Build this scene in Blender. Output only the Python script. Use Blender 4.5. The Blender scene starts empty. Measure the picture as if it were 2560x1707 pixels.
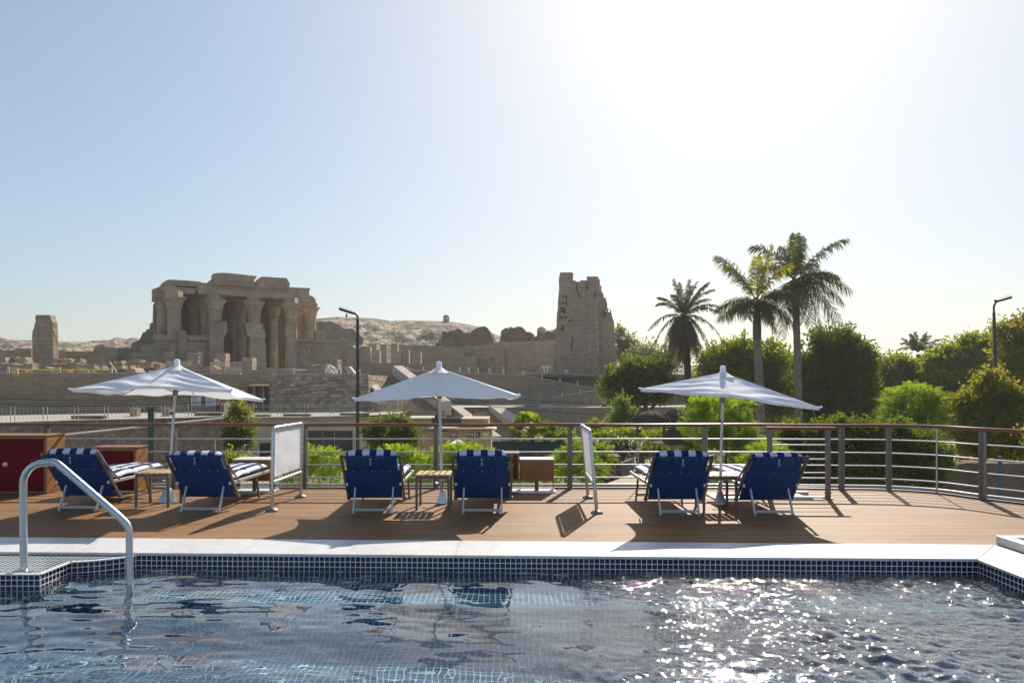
import bpy, bmesh, math, random
import numpy as np
from mathutils import Vector, noise as mn
R = math.radians
random.seed(7)
rng = np.random.default_rng(11)
sc = bpy.context.scene
col = sc.collection

# ------------------------------------------------------------ camera, world, sun, exposure
EYE, F, HOR, CX = 1.8, 1707.0, 955.0, 1280.0      # eye height (m), focal length and horizon of the 2560 px photograph
cam = bpy.data.cameras.new('camera'); co = bpy.data.objects.new('camera', cam); col.objects.link(co)
cam.sensor_width = 36; cam.lens = 24.0; cam.shift_y = 0.0397; cam.clip_end = 6000; cam.clip_start = 0.05
co.location = (0, 0, EYE); co.rotation_euler = (R(90), 0, 0)
sc.camera = co

SUN_EL, SUN_AZ = 36.6, 18.2                        # azimuth measured from the view direction towards the right
w = bpy.data.worlds.new('World'); sc.world = w; w.use_nodes = True
nt = w.node_tree; nt.nodes.clear()
wo = nt.nodes.new('ShaderNodeOutputWorld'); bg = nt.nodes.new('ShaderNodeBackground'); sky = nt.nodes.new('ShaderNodeTexSky')
sky.sky_type = 'NISHITA'; sky.sun_disc = False
sky.sun_elevation = R(SUN_EL); sky.sun_rotation = R(SUN_AZ)
sky.altitude = 50; sky.air_density = 1.0; sky.dust_density = 1.5; sky.ozone_density = 1.2
bg.inputs['Strength'].default_value = 0.10
# tone curve: the bright part of the sky rolls off towards white
SK = .142
def vm(op, a, b):
    x = nt.nodes.new('ShaderNodeVectorMath'); x.operation = op
    for i, q in enumerate((a, b)):
        if hasattr(q, 'is_linked'): nt.links.new(q, x.inputs[i])
        else: x.inputs[i].default_value = q
    return x.outputs[0]
dt = nt.nodes.new('ShaderNodeVectorMath'); dt.operation = 'DOT_PRODUCT'; dt.inputs[1].default_value = (.21, .72, .07); nt.links.new(sky.outputs[0], dt.inputs[0])
m1 = nt.nodes.new('ShaderNodeMath'); m1.operation = 'MULTIPLY_ADD'; m1.inputs[1].default_value = SK; m1.inputs[2].default_value = 1; nt.links.new(dt.outputs['Value'], m1.inputs[0])
dv = nt.nodes.new('ShaderNodeVectorMath'); dv.operation = 'DIVIDE'; nt.links.new(sky.outputs[0], dv.inputs[0]); nt.links.new(m1.outputs[0], dv.inputs[1])
pc = vm('DIVIDE', sky.outputs[0], vm('ADD', vm('MULTIPLY', sky.outputs[0], (SK, SK, SK)), (1, 1, 1)))
av_ = vm('MULTIPLY', vm('ADD', vm('MULTIPLY', pc, (.45, .45, .45)), vm('MULTIPLY', dv.outputs[0], (.55, .55, .55))), (.945, 1.0, 1.035))
nt.links.new(av_, bg.inputs[0]); nt.links.new(bg.outputs[0], wo.inputs[0])
sun = bpy.data.lights.new('sun', 'SUN'); so = bpy.data.objects.new('sun', sun); col.objects.link(so)
sun.energy = 3.3; sun.angle = R(0.53); sun.color = (1.0, 0.93, 0.82)
sd = Vector((math.sin(R(SUN_AZ)) * math.cos(R(SUN_EL)), math.cos(R(SUN_AZ)) * math.cos(R(SUN_EL)), math.sin(R(SUN_EL))))
so.rotation_euler = sd.to_track_quat('Z', 'Y').to_euler(); so.location = (8, -6, 14)
sc.view_settings.view_transform = 'Standard'; sc.view_settings.look = 'None'
sc.view_settings.exposure = 1.05; sc.view_settings.gamma = 1.0
sc.cycles.max_bounces = 10; sc.cycles.transparent_max_bounces = 16; sc.cycles.transmission_bounces = 8
sc.cycles.sample_clamp_indirect = 6.0
sc.cycles.use_denoising = True

# ------------------------------------------------------------ helpers
def at(px, py, Y):
    """the point at distance Y that stands at this place of the photograph"""
    return Vector(((px - CX) / F * Y, Y, EYE - (py - HOR) / F * Y))
def ground(px, py, z=0.0):
    Y = F * (EYE - z) / (py - HOR); return Vector(((px - CX) / F * Y, Y, z))

def tag(o, label=None, cat=None, group=None, kind=None):
    if label: o['label'] = label
    if cat: o['category'] = cat
    if group: o['group'] = group
    if kind: o['kind'] = kind
    return o
def thing(name, loc, label, cat, group=None):
    o = bpy.data.objects.new(name, None); col.objects.link(o); o.location = loc; o.empty_display_size = .2
    return tag(o, label, cat, group)
def origin(p):
    v = Vector((0, 0, 0))
    while p is not None: v += p.location; p = p.parent
    return v
def copy_tree(o, parent=None):
    c = o.copy(); col.objects.link(c); c.parent = parent
    for ch in o.children: copy_tree(ch, c)
    return c

class MB:
    def __init__(s): s.v = []; s.f = []
    def quad(s, a, b, c, d):
        n = len(s.v); s.v += [tuple(a), tuple(b), tuple(c), tuple(d)]; s.f.append((n, n+1, n+2, n+3)); return s
    def poly(s, pts):
        n = len(s.v); s.v += [tuple(p) for p in pts]; s.f.append(tuple(range(n, n+len(pts)))); return s
    def box(s, x0, x1, y0, y1, z0, z1):
        n = len(s.v)
        s.v += [(x0,y0,z0),(x1,y0,z0),(x1,y1,z0),(x0,y1,z0),(x0,y0,z1),(x1,y0,z1),(x1,y1,z1),(x0,y1,z1)]
        s.f += [(n,n+3,n+2,n+1),(n+4,n+5,n+6,n+7),(n,n+1,n+5,n+4),(n+1,n+2,n+6,n+5),(n+2,n+3,n+7,n+6),(n+3,n,n+4,n+7)]
        return s
    def beam(s, a, b, w, h, up=(0,0,1)):
        a = Vector(a); b = Vector(b); d = (b-a).normalized(); up = Vector(up)
        sx = d.cross(up)
        if sx.length < 1e-4: sx = d.cross(Vector((0,1,0)))
        sx.normalize(); uz = sx.cross(d).normalized(); n = len(s.v)
        for p in (a, b):
            for i, j in ((-1,-1),(1,-1),(1,1),(-1,1)): s.v.append(tuple(p + sx*i*w/2 + uz*j*h/2))
        s.f += [(n,n+1,n+2,n+3),(n+4,n+7,n+6,n+5)] + [(n+k, n+4+k, n+4+(k+1)%4, n+(k+1)%4) for k in range(4)]
        return s
    def tube(s, pts, r, n=8, cap=True):
        pts = [Vector(p) for p in pts]; k0 = len(s.v); ref = None
        rr = r if isinstance(r, (list, tuple)) else [r]*len(pts)
        for i, p in enumerate(pts):
            d = (pts[min(i+1, len(pts)-1)] - pts[max(i-1, 0)]).normalized()
            if ref is None:
                ref = d.cross(Vector((0,0,1)))
                if ref.length < 1e-3: ref = d.cross(Vector((0,1,0)))
            ref = (ref - d*ref.dot(d)).normalized(); q = d.cross(ref)
            for j in range(n):
                t = 2*math.pi*j/n; s.v.append(tuple(p + (ref*math.cos(t) + q*math.sin(t))*rr[i]))
        for i in range(len(pts)-1):
            for j in range(n):
                a = k0+i*n+j; b = k0+i*n+(j+1)%n; s.f.append((a, b, b+n, a+n))
        if cap:
            s.f.append(tuple(k0+j for j in reversed(range(n)))); e = k0+(len(pts)-1)*n; s.f.append(tuple(e+j for j in range(n)))
        return s
    def lathe(s, c, prof, n=16, wob=None):
        k0 = len(s.v)
        for i, (r, z) in enumerate(prof):
            for j in range(n):
                t = 2*math.pi*j/n; k = 1 if wob is None else wob(i, j)
                s.v.append((c[0]+r*k*math.cos(t), c[1]+r*k*math.sin(t), c[2]+z))
        for i in range(len(prof)-1):
            for j in range(n):
                a = k0+i*n+j; b = k0+i*n+(j+1)%n; s.f.append((a, b, b+n, a+n))
        s.f.append(tuple(k0+j for j in reversed(range(n)))); e = k0+(len(prof)-1)*n; s.f.append(tuple(e+j for j in range(n)))
        return s
    def prism(s, poly, off):
        """a planar polygon pushed along a vector"""
        n = len(s.v); k = len(poly); off = Vector(off)
        s.v += [tuple(p) for p in poly] + [tuple(Vector(p)+off) for p in poly]
        s.f.append(tuple(range(n, n+k))); s.f.append(tuple(reversed(range(n+k, n+2*k))))
        for i in range(k): s.f.append((n+i, n+k+i, n+k+(i+1)%k, n+(i+1)%k))
        return s
    def build(s, name, mat, parent=None, smooth=False, bevel=0, base=None, sub=0, jit=0):
        if parent is not None: o0 = origin(parent)
        elif base is not None: o0 = Vector(base)
        else:
            a = np.array(s.v); o0 = Vector(((a[:,0].min()+a[:,0].max())/2, (a[:,1].min()+a[:,1].max())/2, a[:,2].min()))
        me = bpy.data.meshes.new(name)
        vs = [(p[0]-o0.x, p[1]-o0.y, p[2]-o0.z) for p in s.v]
        me.from_pydata(vs, [], s.f); me.update()
        bm = bmesh.new(); bm.from_mesh(me); bmesh.ops.recalc_face_normals(bm, faces=bm.faces)
        if sub:
            bmesh.ops.triangulate(bm, faces=[f for f in bm.faces if len(f.verts) > 4])
            bmesh.ops.subdivide_edges(bm, edges=bm.edges, cuts=sub, use_grid_fill=True)
        if jit:
            for v in bm.verts:
                p = (v.co + o0)
                v.co += Vector(mn.noise_vector(p*1.3))*jit + Vector(mn.noise_vector(p*4.1))*jit*.35
        uv = bm.loops.layers.uv.new('uv')
        for f in bm.faces:
            n = f.normal; up = abs(n.z) > .75
            t = Vector((-n.y, n.x, 0)); t = t.normalized() if t.length > 1e-5 else Vector((1,0,0))
            if abs(t.x) > abs(t.y):
                if t.x < 0: t = -t
            elif t.y < 0: t = -t
            for l in f.loops:
                p = l.vert.co + o0
                l[uv].uv = (p.x, p.y) if up else (p.dot(t), p.z)
        bm.to_mesh(me); bm.free()
        if smooth:
            me.polygons.foreach_set('use_smooth', [True]*len(me.polygons))
            me.set_sharp_from_angle(angle=R(smooth if smooth is not True else 40))
        o = bpy.data.objects.new(name, me); col.objects.link(o)
        if parent is not None: o.parent = parent
        else: o.location = o0
        if mat: me.materials.append(mat)
        if bevel:
            b = o.modifiers.new('bevel', 'BEVEL'); b.width = bevel; b.segments = 2; b.limit_method = 'ANGLE'; b.angle_limit = R(40)
        return o

def npmesh(name, V, Fq, mat, parent=None, base=(0,0,0)):
    """V (n,3) world points, Fq (m,4) or (m,3) face indices"""
    o0 = origin(parent) if parent is not None else Vector(base)
    me = bpy.data.meshes.new(name); V = np.asarray(V, np.float32) - np.array(o0, np.float32); Fq = np.asarray(Fq, np.int32)
    k = Fq.shape[1]
    me.vertices.add(len(V)); me.vertices.foreach_set('co', V.ravel())
    me.loops.add(Fq.size); me.loops.foreach_set('vertex_index', Fq.ravel())
    me.polygons.add(len(Fq)); me.polygons.foreach_set('loop_start', np.arange(0, Fq.size, k, dtype=np.int32))
    me.update(calc_edges=True); me.validate()
    me.materials.append(mat)
    o = bpy.data.objects.new(name, me); col.objects.link(o)
    if parent is not None: o.parent = parent
    else: o.location = o0
    return o

class Face:
    """an upright plane through P0 with horizontal direction e: outlines seen in the photograph are laid on it at their true size"""
    def __init__(s, P0, e=(1, 0)):
        s.P = Vector((P0[0], P0[1], 0)); s.e = Vector((e[0], e[1], 0)).normalized(); s.n = Vector((-s.e.y, s.e.x, 0))   # n points away from the camera
        if s.n.y < 0: s.n = -s.n
    def pt(s, px, py, v=0.0):
        d = Vector(((px-CX)/F, 1.0, -(py-HOR)/F)); P = s.P + s.n*v
        t = P.dot(s.n)/d.dot(s.n); return Vector((0,0,EYE)) + d*t
    def prism(s, mb, pxs, v0, v1):
        mb.prism([s.pt(x, y, v0) for x, y in pxs], s.n*(v1-v0)); return mb
    def rect(s, mb, x0, x1, y0, y1, v0, v1): return s.prism(mb, [(x0,y1),(x1,y1),(x1,y0),(x0,y0)], v0, v1)

# ------------------------------------------------------------ materials
class NT:
    def __init__(s, name):
        s.m = bpy.data.materials.new(name); s.m.use_nodes = True; s.t = s.m.node_tree; s.t.nodes.clear()
        s.out = s.n('ShaderNodeOutputMaterial'); s.p = s.n('ShaderNodeBsdfPrincipled'); s.l(s.p.outputs[0], s.out.inputs[0])
    def n(s, t, **k):
        x = s.t.nodes.new(t)
        for a, b in k.items(): setattr(x, a, b)
        return x
    def l(s, a, b): s.t.links.new(a, b)
    def coord(s, kind='Object', scale=(1,1,1), rot=(0,0,0)):
        tc = s.n('ShaderNodeTexCoord'); mp = s.n('ShaderNodeMapping'); mp.inputs['Scale'].default_value = scale; mp.inputs['Rotation'].default_value = rot
        s.l(tc.outputs[kind], mp.inputs[0]); return mp.outputs[0]
    def noise(s, vec, scale, detail=4, rough=.55, dist=0):
        x = s.n('ShaderNodeTexNoise'); x.inputs['Scale'].default_value = scale; x.inputs['Detail'].default_value = detail
        x.inputs['Roughness'].default_value = rough; x.inputs['Distortion'].default_value = dist; s.l(vec, x.inputs['Vector']); return x.outputs['Fac']
    def ramp(s, fac, stops):
        x = s.n('ShaderNodeValToRGB'); e = x.color_ramp.elements
        while len(e) < len(stops): e.new(0.5)
        for i, (p, c) in enumerate(stops): e[i].position = p; e[i].color = (c[0], c[1], c[2], 1) if not isinstance(c, (int, float)) else (c, c, c, 1)
        s.l(fac, x.inputs[0]); return x.outputs[0]
    def mix(s, fac, a, b, mode='MIX'):
        x = s.n('ShaderNodeMix', data_type='RGBA', blend_type=mode)
        for sock, val in ((x.inputs[0], fac), (x.inputs[6], a), (x.inputs[7], b)):
            if hasattr(val, 'links') or hasattr(val, 'is_linked'): s.l(val, sock)
            elif isinstance(val, (int, float)): sock.default_value = val
            else: sock.default_value = (*val, 1)
        return x.outputs[2]
    def math(s, op, a, b=0.0):
        x = s.n('ShaderNodeMath', operation=op)
        for i, val in enumerate((a, b)):
            if hasattr(val, 'is_linked'): s.l(val, x.inputs[i])
            else: x.inputs[i].default_value = val
        return x.outputs[0]
    def bump(s, h, strength=.3, dist=.02, into=None):
        b = s.n('ShaderNodeBump'); b.inputs['Strength'].default_value = strength; b.inputs['Distance'].default_value = dist
        s.l(h, b.inputs['Height']); s.l(b.outputs[0], (into or s.p).inputs['Normal']); return b
    def set(s, **k):
        for a, b in k.items():
            i = s.p.inputs[a.replace('_', ' ')]
            if hasattr(b, 'is_linked'): s.l(b, i)
            elif isinstance(b, (tuple, list)) and len(b) == 3: i.default_value = (*b, 1)
            else: i.default_value = b
        return s
def C(a, k): return tuple(min(1, x*k) for x in a)

def plain(name, c, rough=.5, metal=0, var=.15, scale=6, bump=0, spec=None):
    t = NT(name); v = t.coord()
    n = t.noise(v, scale, 5)
    t.set(Base_Color=t.mix(n, C(c, 1-var), C(c, 1+var)), Roughness=rough, Metallic=metal)
    if bump: t.bump(t.noise(v, scale*5, 4), bump, .01)
    if spec is not None: t.set(**{'Specular_IOR_Level': spec})
    return t.m
def metal(name, c, rough=.3):
    t = NT(name); v = t.coord()
    n = t.noise(v, 9, 4)
    t.set(Base_Color=t.mix(n, C(c, .88), C(c, 1.08)), Metallic=1.0, Roughness=rough)
    return t.m
def cloth(name, c, trans=.35, rough=.9, weave=0):
    """thin fabric: light also comes through it"""
    t = NT(name); v = t.coord(); n = t.noise(v, 5, 5)
    base = t.mix(n, C(c, .93), C(c, 1.05)); t.set(Base_Color=base, Roughness=rough)
    t.bump(t.noise(v, 40, 3), .15, .004)
    tr = t.n('ShaderNodeBsdfTranslucent'); t.l(base, tr.inputs[0]); ms = t.n('ShaderNodeMixShader'); ms.inputs[0].default_value = trans
    t.l(t.p.outputs[0], ms.inputs[1]); t.l(tr.outputs[0], ms.inputs[2]); t.l(ms.outputs[0], t.out.inputs[0]); return t.m
def leaf(name, c, c2, trans=.45, scale=.6):
    t = NT(name); g = t.n('ShaderNodeNewGeometry'); v = t.coord('Object')
    ri = g.outputs['Random Per Island']
    base = t.mix(ri, c, c2); base = t.mix(t.ramp(t.noise(v, scale, 3), [(.35, 0.), (.65, 1.)]), base, C(c2, 1.25))
    t.set(Base_Color=base, Roughness=.7); t.set(**{'Specular_IOR_Level': .2})
    tr = t.n('ShaderNodeBsdfTranslucent'); t.l(t.mix(.5, base, C((c2[0]*1.9, c2[1]*1.8, c2[2]*.5), 1.9)), tr.inputs[0])
    ms = t.n('ShaderNodeMixShader'); ms.inputs[0].default_value = trans
    t.l(t.p.outputs[0], ms.inputs[1]); t.l(tr.outputs[0], ms.inputs[2]); t.l(ms.outputs[0], t.out.inputs[0]); return t.m
def stone(name, c, stain=.35, bump=.5, blocks=None, mortar=.55, vary=.25, sc_=.35, streak=False):
    """weathered stone; blocks=(width, height) adds coursed joints laid on the face"""
    t = NT(name); v = t.coord('UV'); vo = t.coord('Object')
    n1 = t.noise(vo, sc_, 6, .62); n2 = t.noise(vo, sc_*7, 5, .6)
    base = t.mix(t.ramp(n1, [(.32, 0.), (.68, 1.)]), C(c, 1-stain), C(c, 1+stain*.45))
    base = t.mix(t.ramp(n2, [(.35, .0), (.7, .5)]), base, C(c, 1-stain*1.1))
    n3 = t.noise(vo, sc_*22, 4, .65); base = t.mix(t.ramp(n3, [(.40, .0), (.62, .55)]), base, C(c, .62)); n2 = t.math('ADD', n2, t.math('MULTIPLY', n3, .5))
    if streak:
        vs = t.coord('Object', (1.1, 1.1, .12)); base = t.mix(t.ramp(t.noise(vs, 1.2, 5, .6), [(.45, 0.), (.75, .55)]), base, C(c, .55))
    h = n2
    if blocks:
        b = t.n('ShaderNodeTexBrick'); b.inputs['Scale'].default_value = 1; b.inputs['Brick Width'].default_value = blocks[0]; b.inputs['Row Height'].default_value = blocks[1]
        b.inputs['Mortar Size'].default_value = blocks[2] if len(blocks) > 2 else .018; b.inputs['Mortar Smooth'].default_value = .1
        b.inputs['Color1'].default_value = (1-vary, 1-vary, 1-vary, 1); b.inputs['Color2'].default_value = (1+vary*.6, 1+vary*.5, 1+vary*.4, 1); b.inputs['Mortar'].default_value = (mortar, mortar, mortar, 1)
        wv = t.n('ShaderNodeVectorMath', operation='ADD'); nz = t.n('ShaderNodeTexNoise'); nz.inputs['Scale'].default_value = 1.5
        t.l(v, nz.inputs['Vector']); sc2 = t.n('ShaderNodeVectorMath', operation='SCALE'); sc2.inputs['Scale'].default_value = .05
        t.l(nz.outputs['Color'], sc2.inputs[0]); t.l(v, wv.inputs[0]); t.l(sc2.outputs[0], wv.inputs[1]); t.l(wv.outputs[0], b.inputs['Vector'])
        base = t.mix(1.0, base, b.outputs['Color'], 'MULTIPLY')
        h = t.math('SUBTRACT', n2, t.math('MULTIPLY', b.outputs['Fac'], .8))
    t.set(Base_Color=base, Roughness=.92); t.bump(h, bump, .06); t.set(**{'Specular_IOR_Level': .15}); return t.m

M = {}
M['steel'] = metal('brushed_steel', (.60, .60, .61), .34)
M['rod'] = plain('satin_steel_rod', (.50,.50,.52), .5, .6, .05)
M['steel_dark'] = plain('weathered_steel', (.20, .18, .17), .42, .55, .15)
M['aluminium'] = plain('pale_aluminium', (.62, .62, .62), .35, .6, .08)
M['alu_grey'] = plain('grey_aluminium', (.17, .15, .135), .45, .4, .15)
M['dark_metal'] = plain('dark_painted_metal', (.035, .04, .045), .45, .2)
M['rail_wood'] = plain('varnished_rail_wood', (.20, .065, .028), .28, 0, .3, 3)
M['box_wood'] = plain('cabinet_wood', (.28, .125, .040), .42, 0, .25, 4)
M['red'] = plain('red_locker_door', (.15, .002, .010), .55, 0, .12, 2, 0, .2)
M['canopy'] = cloth('white_canopy_cloth', (.95, .95, .95), .20)
M['screen'] = cloth('white_screen_cloth', (.95, .94, .92), .26)
M['blue'] = cloth('navy_sling_fabric', (.006, .056, .235), .22, .8)
M['white_paint'] = plain('white_paint', (.72, .72, .70), .4, 0, .06)
M['black'] = plain('black_rubber', (.02, .02, .02), .6)

def mk_towel():
    t = NT('striped_towel'); tc = t.n('ShaderNodeTexCoord'); sp = t.n('ShaderNodeSeparateXYZ'); t.l(tc.outputs['Object'], sp.inputs[0])
    nz = t.noise(t.coord(), 5, 2)
    x = t.math('ADD', sp.outputs[0], t.math('MULTIPLY', nz, .012))
    f = t.math('FRACT', t.math('DIVIDE', t.math('ADD', x, 5.045), .19)); g = t.math('GREATER_THAN', f, .5)
    c = t.mix(g, (.70, .72, .80), (.010, .018, .10)); t.set(Base_Color=c, Roughness=.95)
    t.bump(t.noise(t.coord(), 90, 3), .5, .006)
    tr = t.n('ShaderNodeBsdfTranslucent'); t.l(c, tr.inputs[0]); ms = t.n('ShaderNodeMixShader'); ms.inputs[0].default_value = .12
    t.l(t.p.outputs[0], ms.inputs[1]); t.l(tr.outputs[0], ms.inputs[2]); t.l(ms.outputs[0], t.out.inputs[0]); return t.m
M['towel'] = mk_towel()

def mk_deck():
    t = NT('teak_deck'); v = t.coord('Object'); sp = t.n('ShaderNodeSeparateXYZ'); t.l(v, sp.inputs[0])
    q = t.math('DIVIDE', sp.outputs[1], .058); fr = t.math('FRACT', q); idx = t.math('FLOOR', q)
    # plank joints across, shifted from plank to plank
    wn = t.n('ShaderNodeTexWhiteNoise', noise_dimensions='1D'); t.l(idx, wn.inputs['W'])
    xs = t.math('ADD', t.math('DIVIDE', sp.outputs[0], 2.6), wn.outputs['Value']); xi = t.math('FLOOR', xs); xf = t.math('FRACT', xs)
    wn2 = t.n('ShaderNodeTexWhiteNoise', noise_dimensions='2D'); cb = t.n('ShaderNodeCombineXYZ'); t.l(idx, cb.inputs[0]); t.l(xi, cb.inputs[1]); t.l(cb.outputs[0], wn2.inputs['Vector'])
    grain = t.noise(t.coord('Object', (1.4, 40, 1)), 2.5, 6, .65)
    blot = t.noise(v, .9, 5, .6)
    c = t.mix(wn2.outputs['Value'], (.120, .052, .015), (.31, .155, .052))
    c = t.mix(t.ramp(grain, [(.3, 0.), (.75, .7)]), c, (.34, .168, .062))
    band = t.noise(t.coord('Object', (.22, 7.5, 1)), 1.6, 5, .7); c = t.mix(t.ramp(band, [(.38, .55), (.6, 0.)]), c, (.13, .056, .019))
    c = t.mix(t.ramp(blot, [(.4, 0.), (.75, .4)]), c, (.38, .24, .13))
    caulk = t.math('MAXIMUM', t.math('LESS_THAN', fr, .10), t.math('LESS_THAN', xf, .0018))
    c = t.mix(caulk, c, (.05, .028, .016))
    h = t.math('SUBTRACT', t.math('MULTIPLY', grain, .3), caulk)
    t.set(Base_Color=c, Roughness=t.ramp(grain, [(.2, .58), (.8, .75)])); t.bump(h, .35, .004); t.set(**{'Specular_IOR_Level': .3}); return t.m
M['deck'] = mk_deck()

def mk_marble():
    t = NT('white_marble_coping'); v = t.coord('Object')
    n = t.noise(v, 1.6, 8, .62, 1.5); n2 = t.noise(v, 9, 5)
    c = t.mix(t.ramp(n, [(.44, 0.), (.5, .5), (.56, 0.)]), (.64, .625, .60), (.48, .465, .44))
    c = t.mix(t.ramp(n2, [(.4, 0.), (.8, .3)]), c, (.52, .50, .46))
    sp = t.n('ShaderNodeSeparateXYZ'); t.l(v, sp.inputs[0])
    fr = t.math('FRACT', t.math('DIVIDE', t.math('ADD', sp.outputs[0], 50.31), 1.13)); j = t.math('LESS_THAN', fr, .006)
    c = t.mix(j, c, (.34, .32, .29))
    t.set(Base_Color=c, Roughness=.38); t.bump(n2, .08, .003); return t.m
M['marble'] = mk_marble()

def mk_tile(name='navy_mosaic_tile', a=(.004, .005, .026), b=(.012, .010, .055), gw=.43, s=.054, grout=(.72,.72,.68)):
    t = NT(name); v = t.coord('UV')
    nz = t.n('ShaderNodeTexNoise'); nz.inputs['Scale'].default_value = 14; t.l(v, nz.inputs['Vector'])
    sv = t.n('ShaderNodeVectorMath', operation='SCALE'); sv.inputs['Scale'].default_value = .0045; t.l(nz.outputs['Color'], sv.inputs[0])
    av = t.n('ShaderNodeVectorMath', operation='ADD'); t.l(v, av.inputs[0]); t.l(sv.outputs[0], av.inputs[1])
    sp = t.n('ShaderNodeSeparateXYZ'); t.l(av.outputs[0], sp.inputs[0])
    qx = t.math('DIVIDE', sp.outputs[0], s); qy = t.math('DIVIDE', t.math('ADD', sp.outputs[1], .018), s)
    fx = t.math('ABSOLUTE', t.math('SUBTRACT', t.math('FRACT', qx), .5)); fy = t.math('ABSOLUTE', t.math('SUBTRACT', t.math('FRACT', qy), .5))
    m = t.math('MAXIMUM', fx, fy); g = t.math('GREATER_THAN', m, gw)
    cb = t.n('ShaderNodeCombineXYZ'); t.l(t.math('FLOOR', qx), cb.inputs[0]); t.l(t.math('FLOOR', qy), cb.inputs[1])
    wn = t.n('ShaderNodeTexWhiteNoise', noise_dimensions='2D'); t.l(cb.outputs[0], wn.inputs['Vector'])
    c = t.mix(wn.outputs['Value'], a, b); c = t.mix(g, c, grout)
    t.set(Base_Color=c, Roughness=t.math('ADD', t.math('MULTIPLY', g, .6), .10))
    t.bump(t.math('ADD', t.math('MULTIPLY', t.math('LESS_THAN', m, .43), 1.0), t.math('MULTIPLY', t.noise(v, 30, 2), .3)), .5, .002); return t.m
M['tile'] = mk_tile()
M['floor_tile'] = mk_tile('brightened_floor_tile', (.012,.045,.14), (.03,.085,.21), gw=.415, grout=(.86,.90,.86))  # navy tile again, brightness of the water put into its colour
M['grout'] = plain('pale_tile_nosing', (.66, .67, .62), .6, 0, .1, 20)

# stone of the banks and ruins
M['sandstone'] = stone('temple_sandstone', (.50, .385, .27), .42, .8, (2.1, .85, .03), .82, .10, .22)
M['sandstone_lit'] = stone('lit_sandstone', (.54, .42, .30), .36, .8, (3.0, 1.0, .03), .76, .10, .3)  # lighter copy of the sandstone, lit look put into the colour
M['pylon'] = stone('pylon_sandstone', (.50, .385, .28), .35, 1.0, (1.7, .7, .03), .74, .15, .16, True)
M['promwall'] = stone('plain_block_wall', (.43, .325, .225), .25, .4, (1.15, .46, .02), .66, .14, .15)
M['blockwall'] = stone('mixed_block_wall', (.52, .415, .32), .22, .5, (.62, .41, .022), .42, .42, .5)
M['brickwall'] = stone('small_block_wall', (.42, .325, .245), .25, .5, (.5, .25, .02), .62, .16, .3)
M['mud'] = stone('mud_brick', (.27, .185, .13), .5, 1.0, None, sc_=.5)
M['sand'] = stone('desert_sand', (.58, .45, .31), .42, 1.0, None, sc_=.06)
M['dust'] = stone('dusty_ground', (.40, .32, .24), .3, .5, None, sc_=.15)
M['pave'] = stone('pale_paving', (.50, .44, .37), .12, .2, (.6, .6, .012), .8, .08, .3)
M['cope'] = stone('pale_coping_stone', (.60, .52, .42), .15, .3, (.8, 3, .012), .65, .08, .5)
M['plaster'] = plain('cream_plaster', (.50, .42, .31), .8, 0, .12, 1.2, .2)
M['kiosk'] = plain('ochre_kiosk_plaster', (.56, .40, .20), .8, 0, .15, 1.5, .2)
M['glass_dark'] = plain('dark_window_glass', (.05, .055, .05), .12, 0, .3, 2)
M['cream_iron'] = plain('cream_painted_iron', (.46, .41, .29), .5, 0, .1)
def mk_rubble():
    t = NT('rubble_wall'); v = t.coord('UV'); vo = t.coord('Object')
    a = t.n('ShaderNodeTexVoronoi', feature='DISTANCE_TO_EDGE'); a.inputs['Scale'].default_value = 2.1; t.l(v, a.inputs['Vector'])
    b = t.n('ShaderNodeTexVoronoi', feature='F1'); b.inputs['Scale'].default_value = 2.1; t.l(v, b.inputs['Vector'])
    sp = t.n('ShaderNodeSeparateColor'); t.l(b.outputs['Color'], sp.inputs[0])
    c = t.mix(sp.outputs[0], (.19, .145, .10), (.34, .27, .20)); c = t.mix(t.ramp(a.outputs['Distance'], [(.0, 1.), (.05, 0.)]), c, (.12, .095, .07))
    c = t.mix(t.ramp(t.noise(vo, .4, 5), [(.4, 0.), (.8, .5)]), c, (.20, .16, .11))
    t.set(Base_Color=c, Roughness=.9); t.bump(t.ramp(a.outputs['Distance'], [(0, 0.), (.12, 1.)]), .6, .08); return t.m
M['rubble'] = mk_rubble()
# ============================================================ THE SHIP'S DECK AND POOL
PA = math.atan(-0.030)                             # the pool lies slightly turned against the view
def poolY(x, y0=7.08): return y0 - .030*x
WZ = -.150                                         # water level
# deck: boards round the pool, edge following the curved rail
RAIL = [(-14,11.62),(-7.9,11.60),(-5.73,11.58),(-3.51,11.57),(-1.285,11.55),(.98,11.55),(3.26,11.55),(5.52,11.44),(6.256,11.34),(6.86,11.02),(7.207,10.46),(7.60,9.95),(8.05,9.1),(8.35,8.1),(8.55,6.8),(8.6,3),(8.6,-6)]
mb = MB()
out = [(x*1.0+(.0 if x < 6 else .12), y+.12, 0) for x, y in RAIL]
back = [(p[0], p[1]) for p in out]
pl = [(x, y, 0.0) for x, y in back]
# the deck sheet behind the pool, then the strips to its right
front = [(6.6, 7.585-.0, 0), (5.3, 7.555, 0), (-14, 7.60+.035*14-.03, 0)]
front = [(14*-1, 8.02, 0)]
deckpoly = [(-14, 8.06, 0), (5.33, 7.53, 0), (5.33, 6.9, 0), (6.9, 6.9, 0), (6.9, -6, 0), (8.72, -6, 0)] + [(x, y, 0) for x, y in reversed(back[:-1])]
mb.poly(deckpoly)
dk = mb.build('teak_deck', M['deck'], base=(0, 0, 0)); tag(dk, kind='structure')
# ship side and deck edge below the rail
mb = MB()
for i in range(len(back)-1):
    a, b = back[i], back[i+1]
    mb.quad((a[0],a[1],-.004),(b[0],b[1],-.004),(b[0],b[1],-6.8),(a[0],a[1],-6.8))
hull = mb.build('ship_hull', M['white_paint'], base=(0,0,-6.8)); tag(hull, kind='structure')

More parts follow.
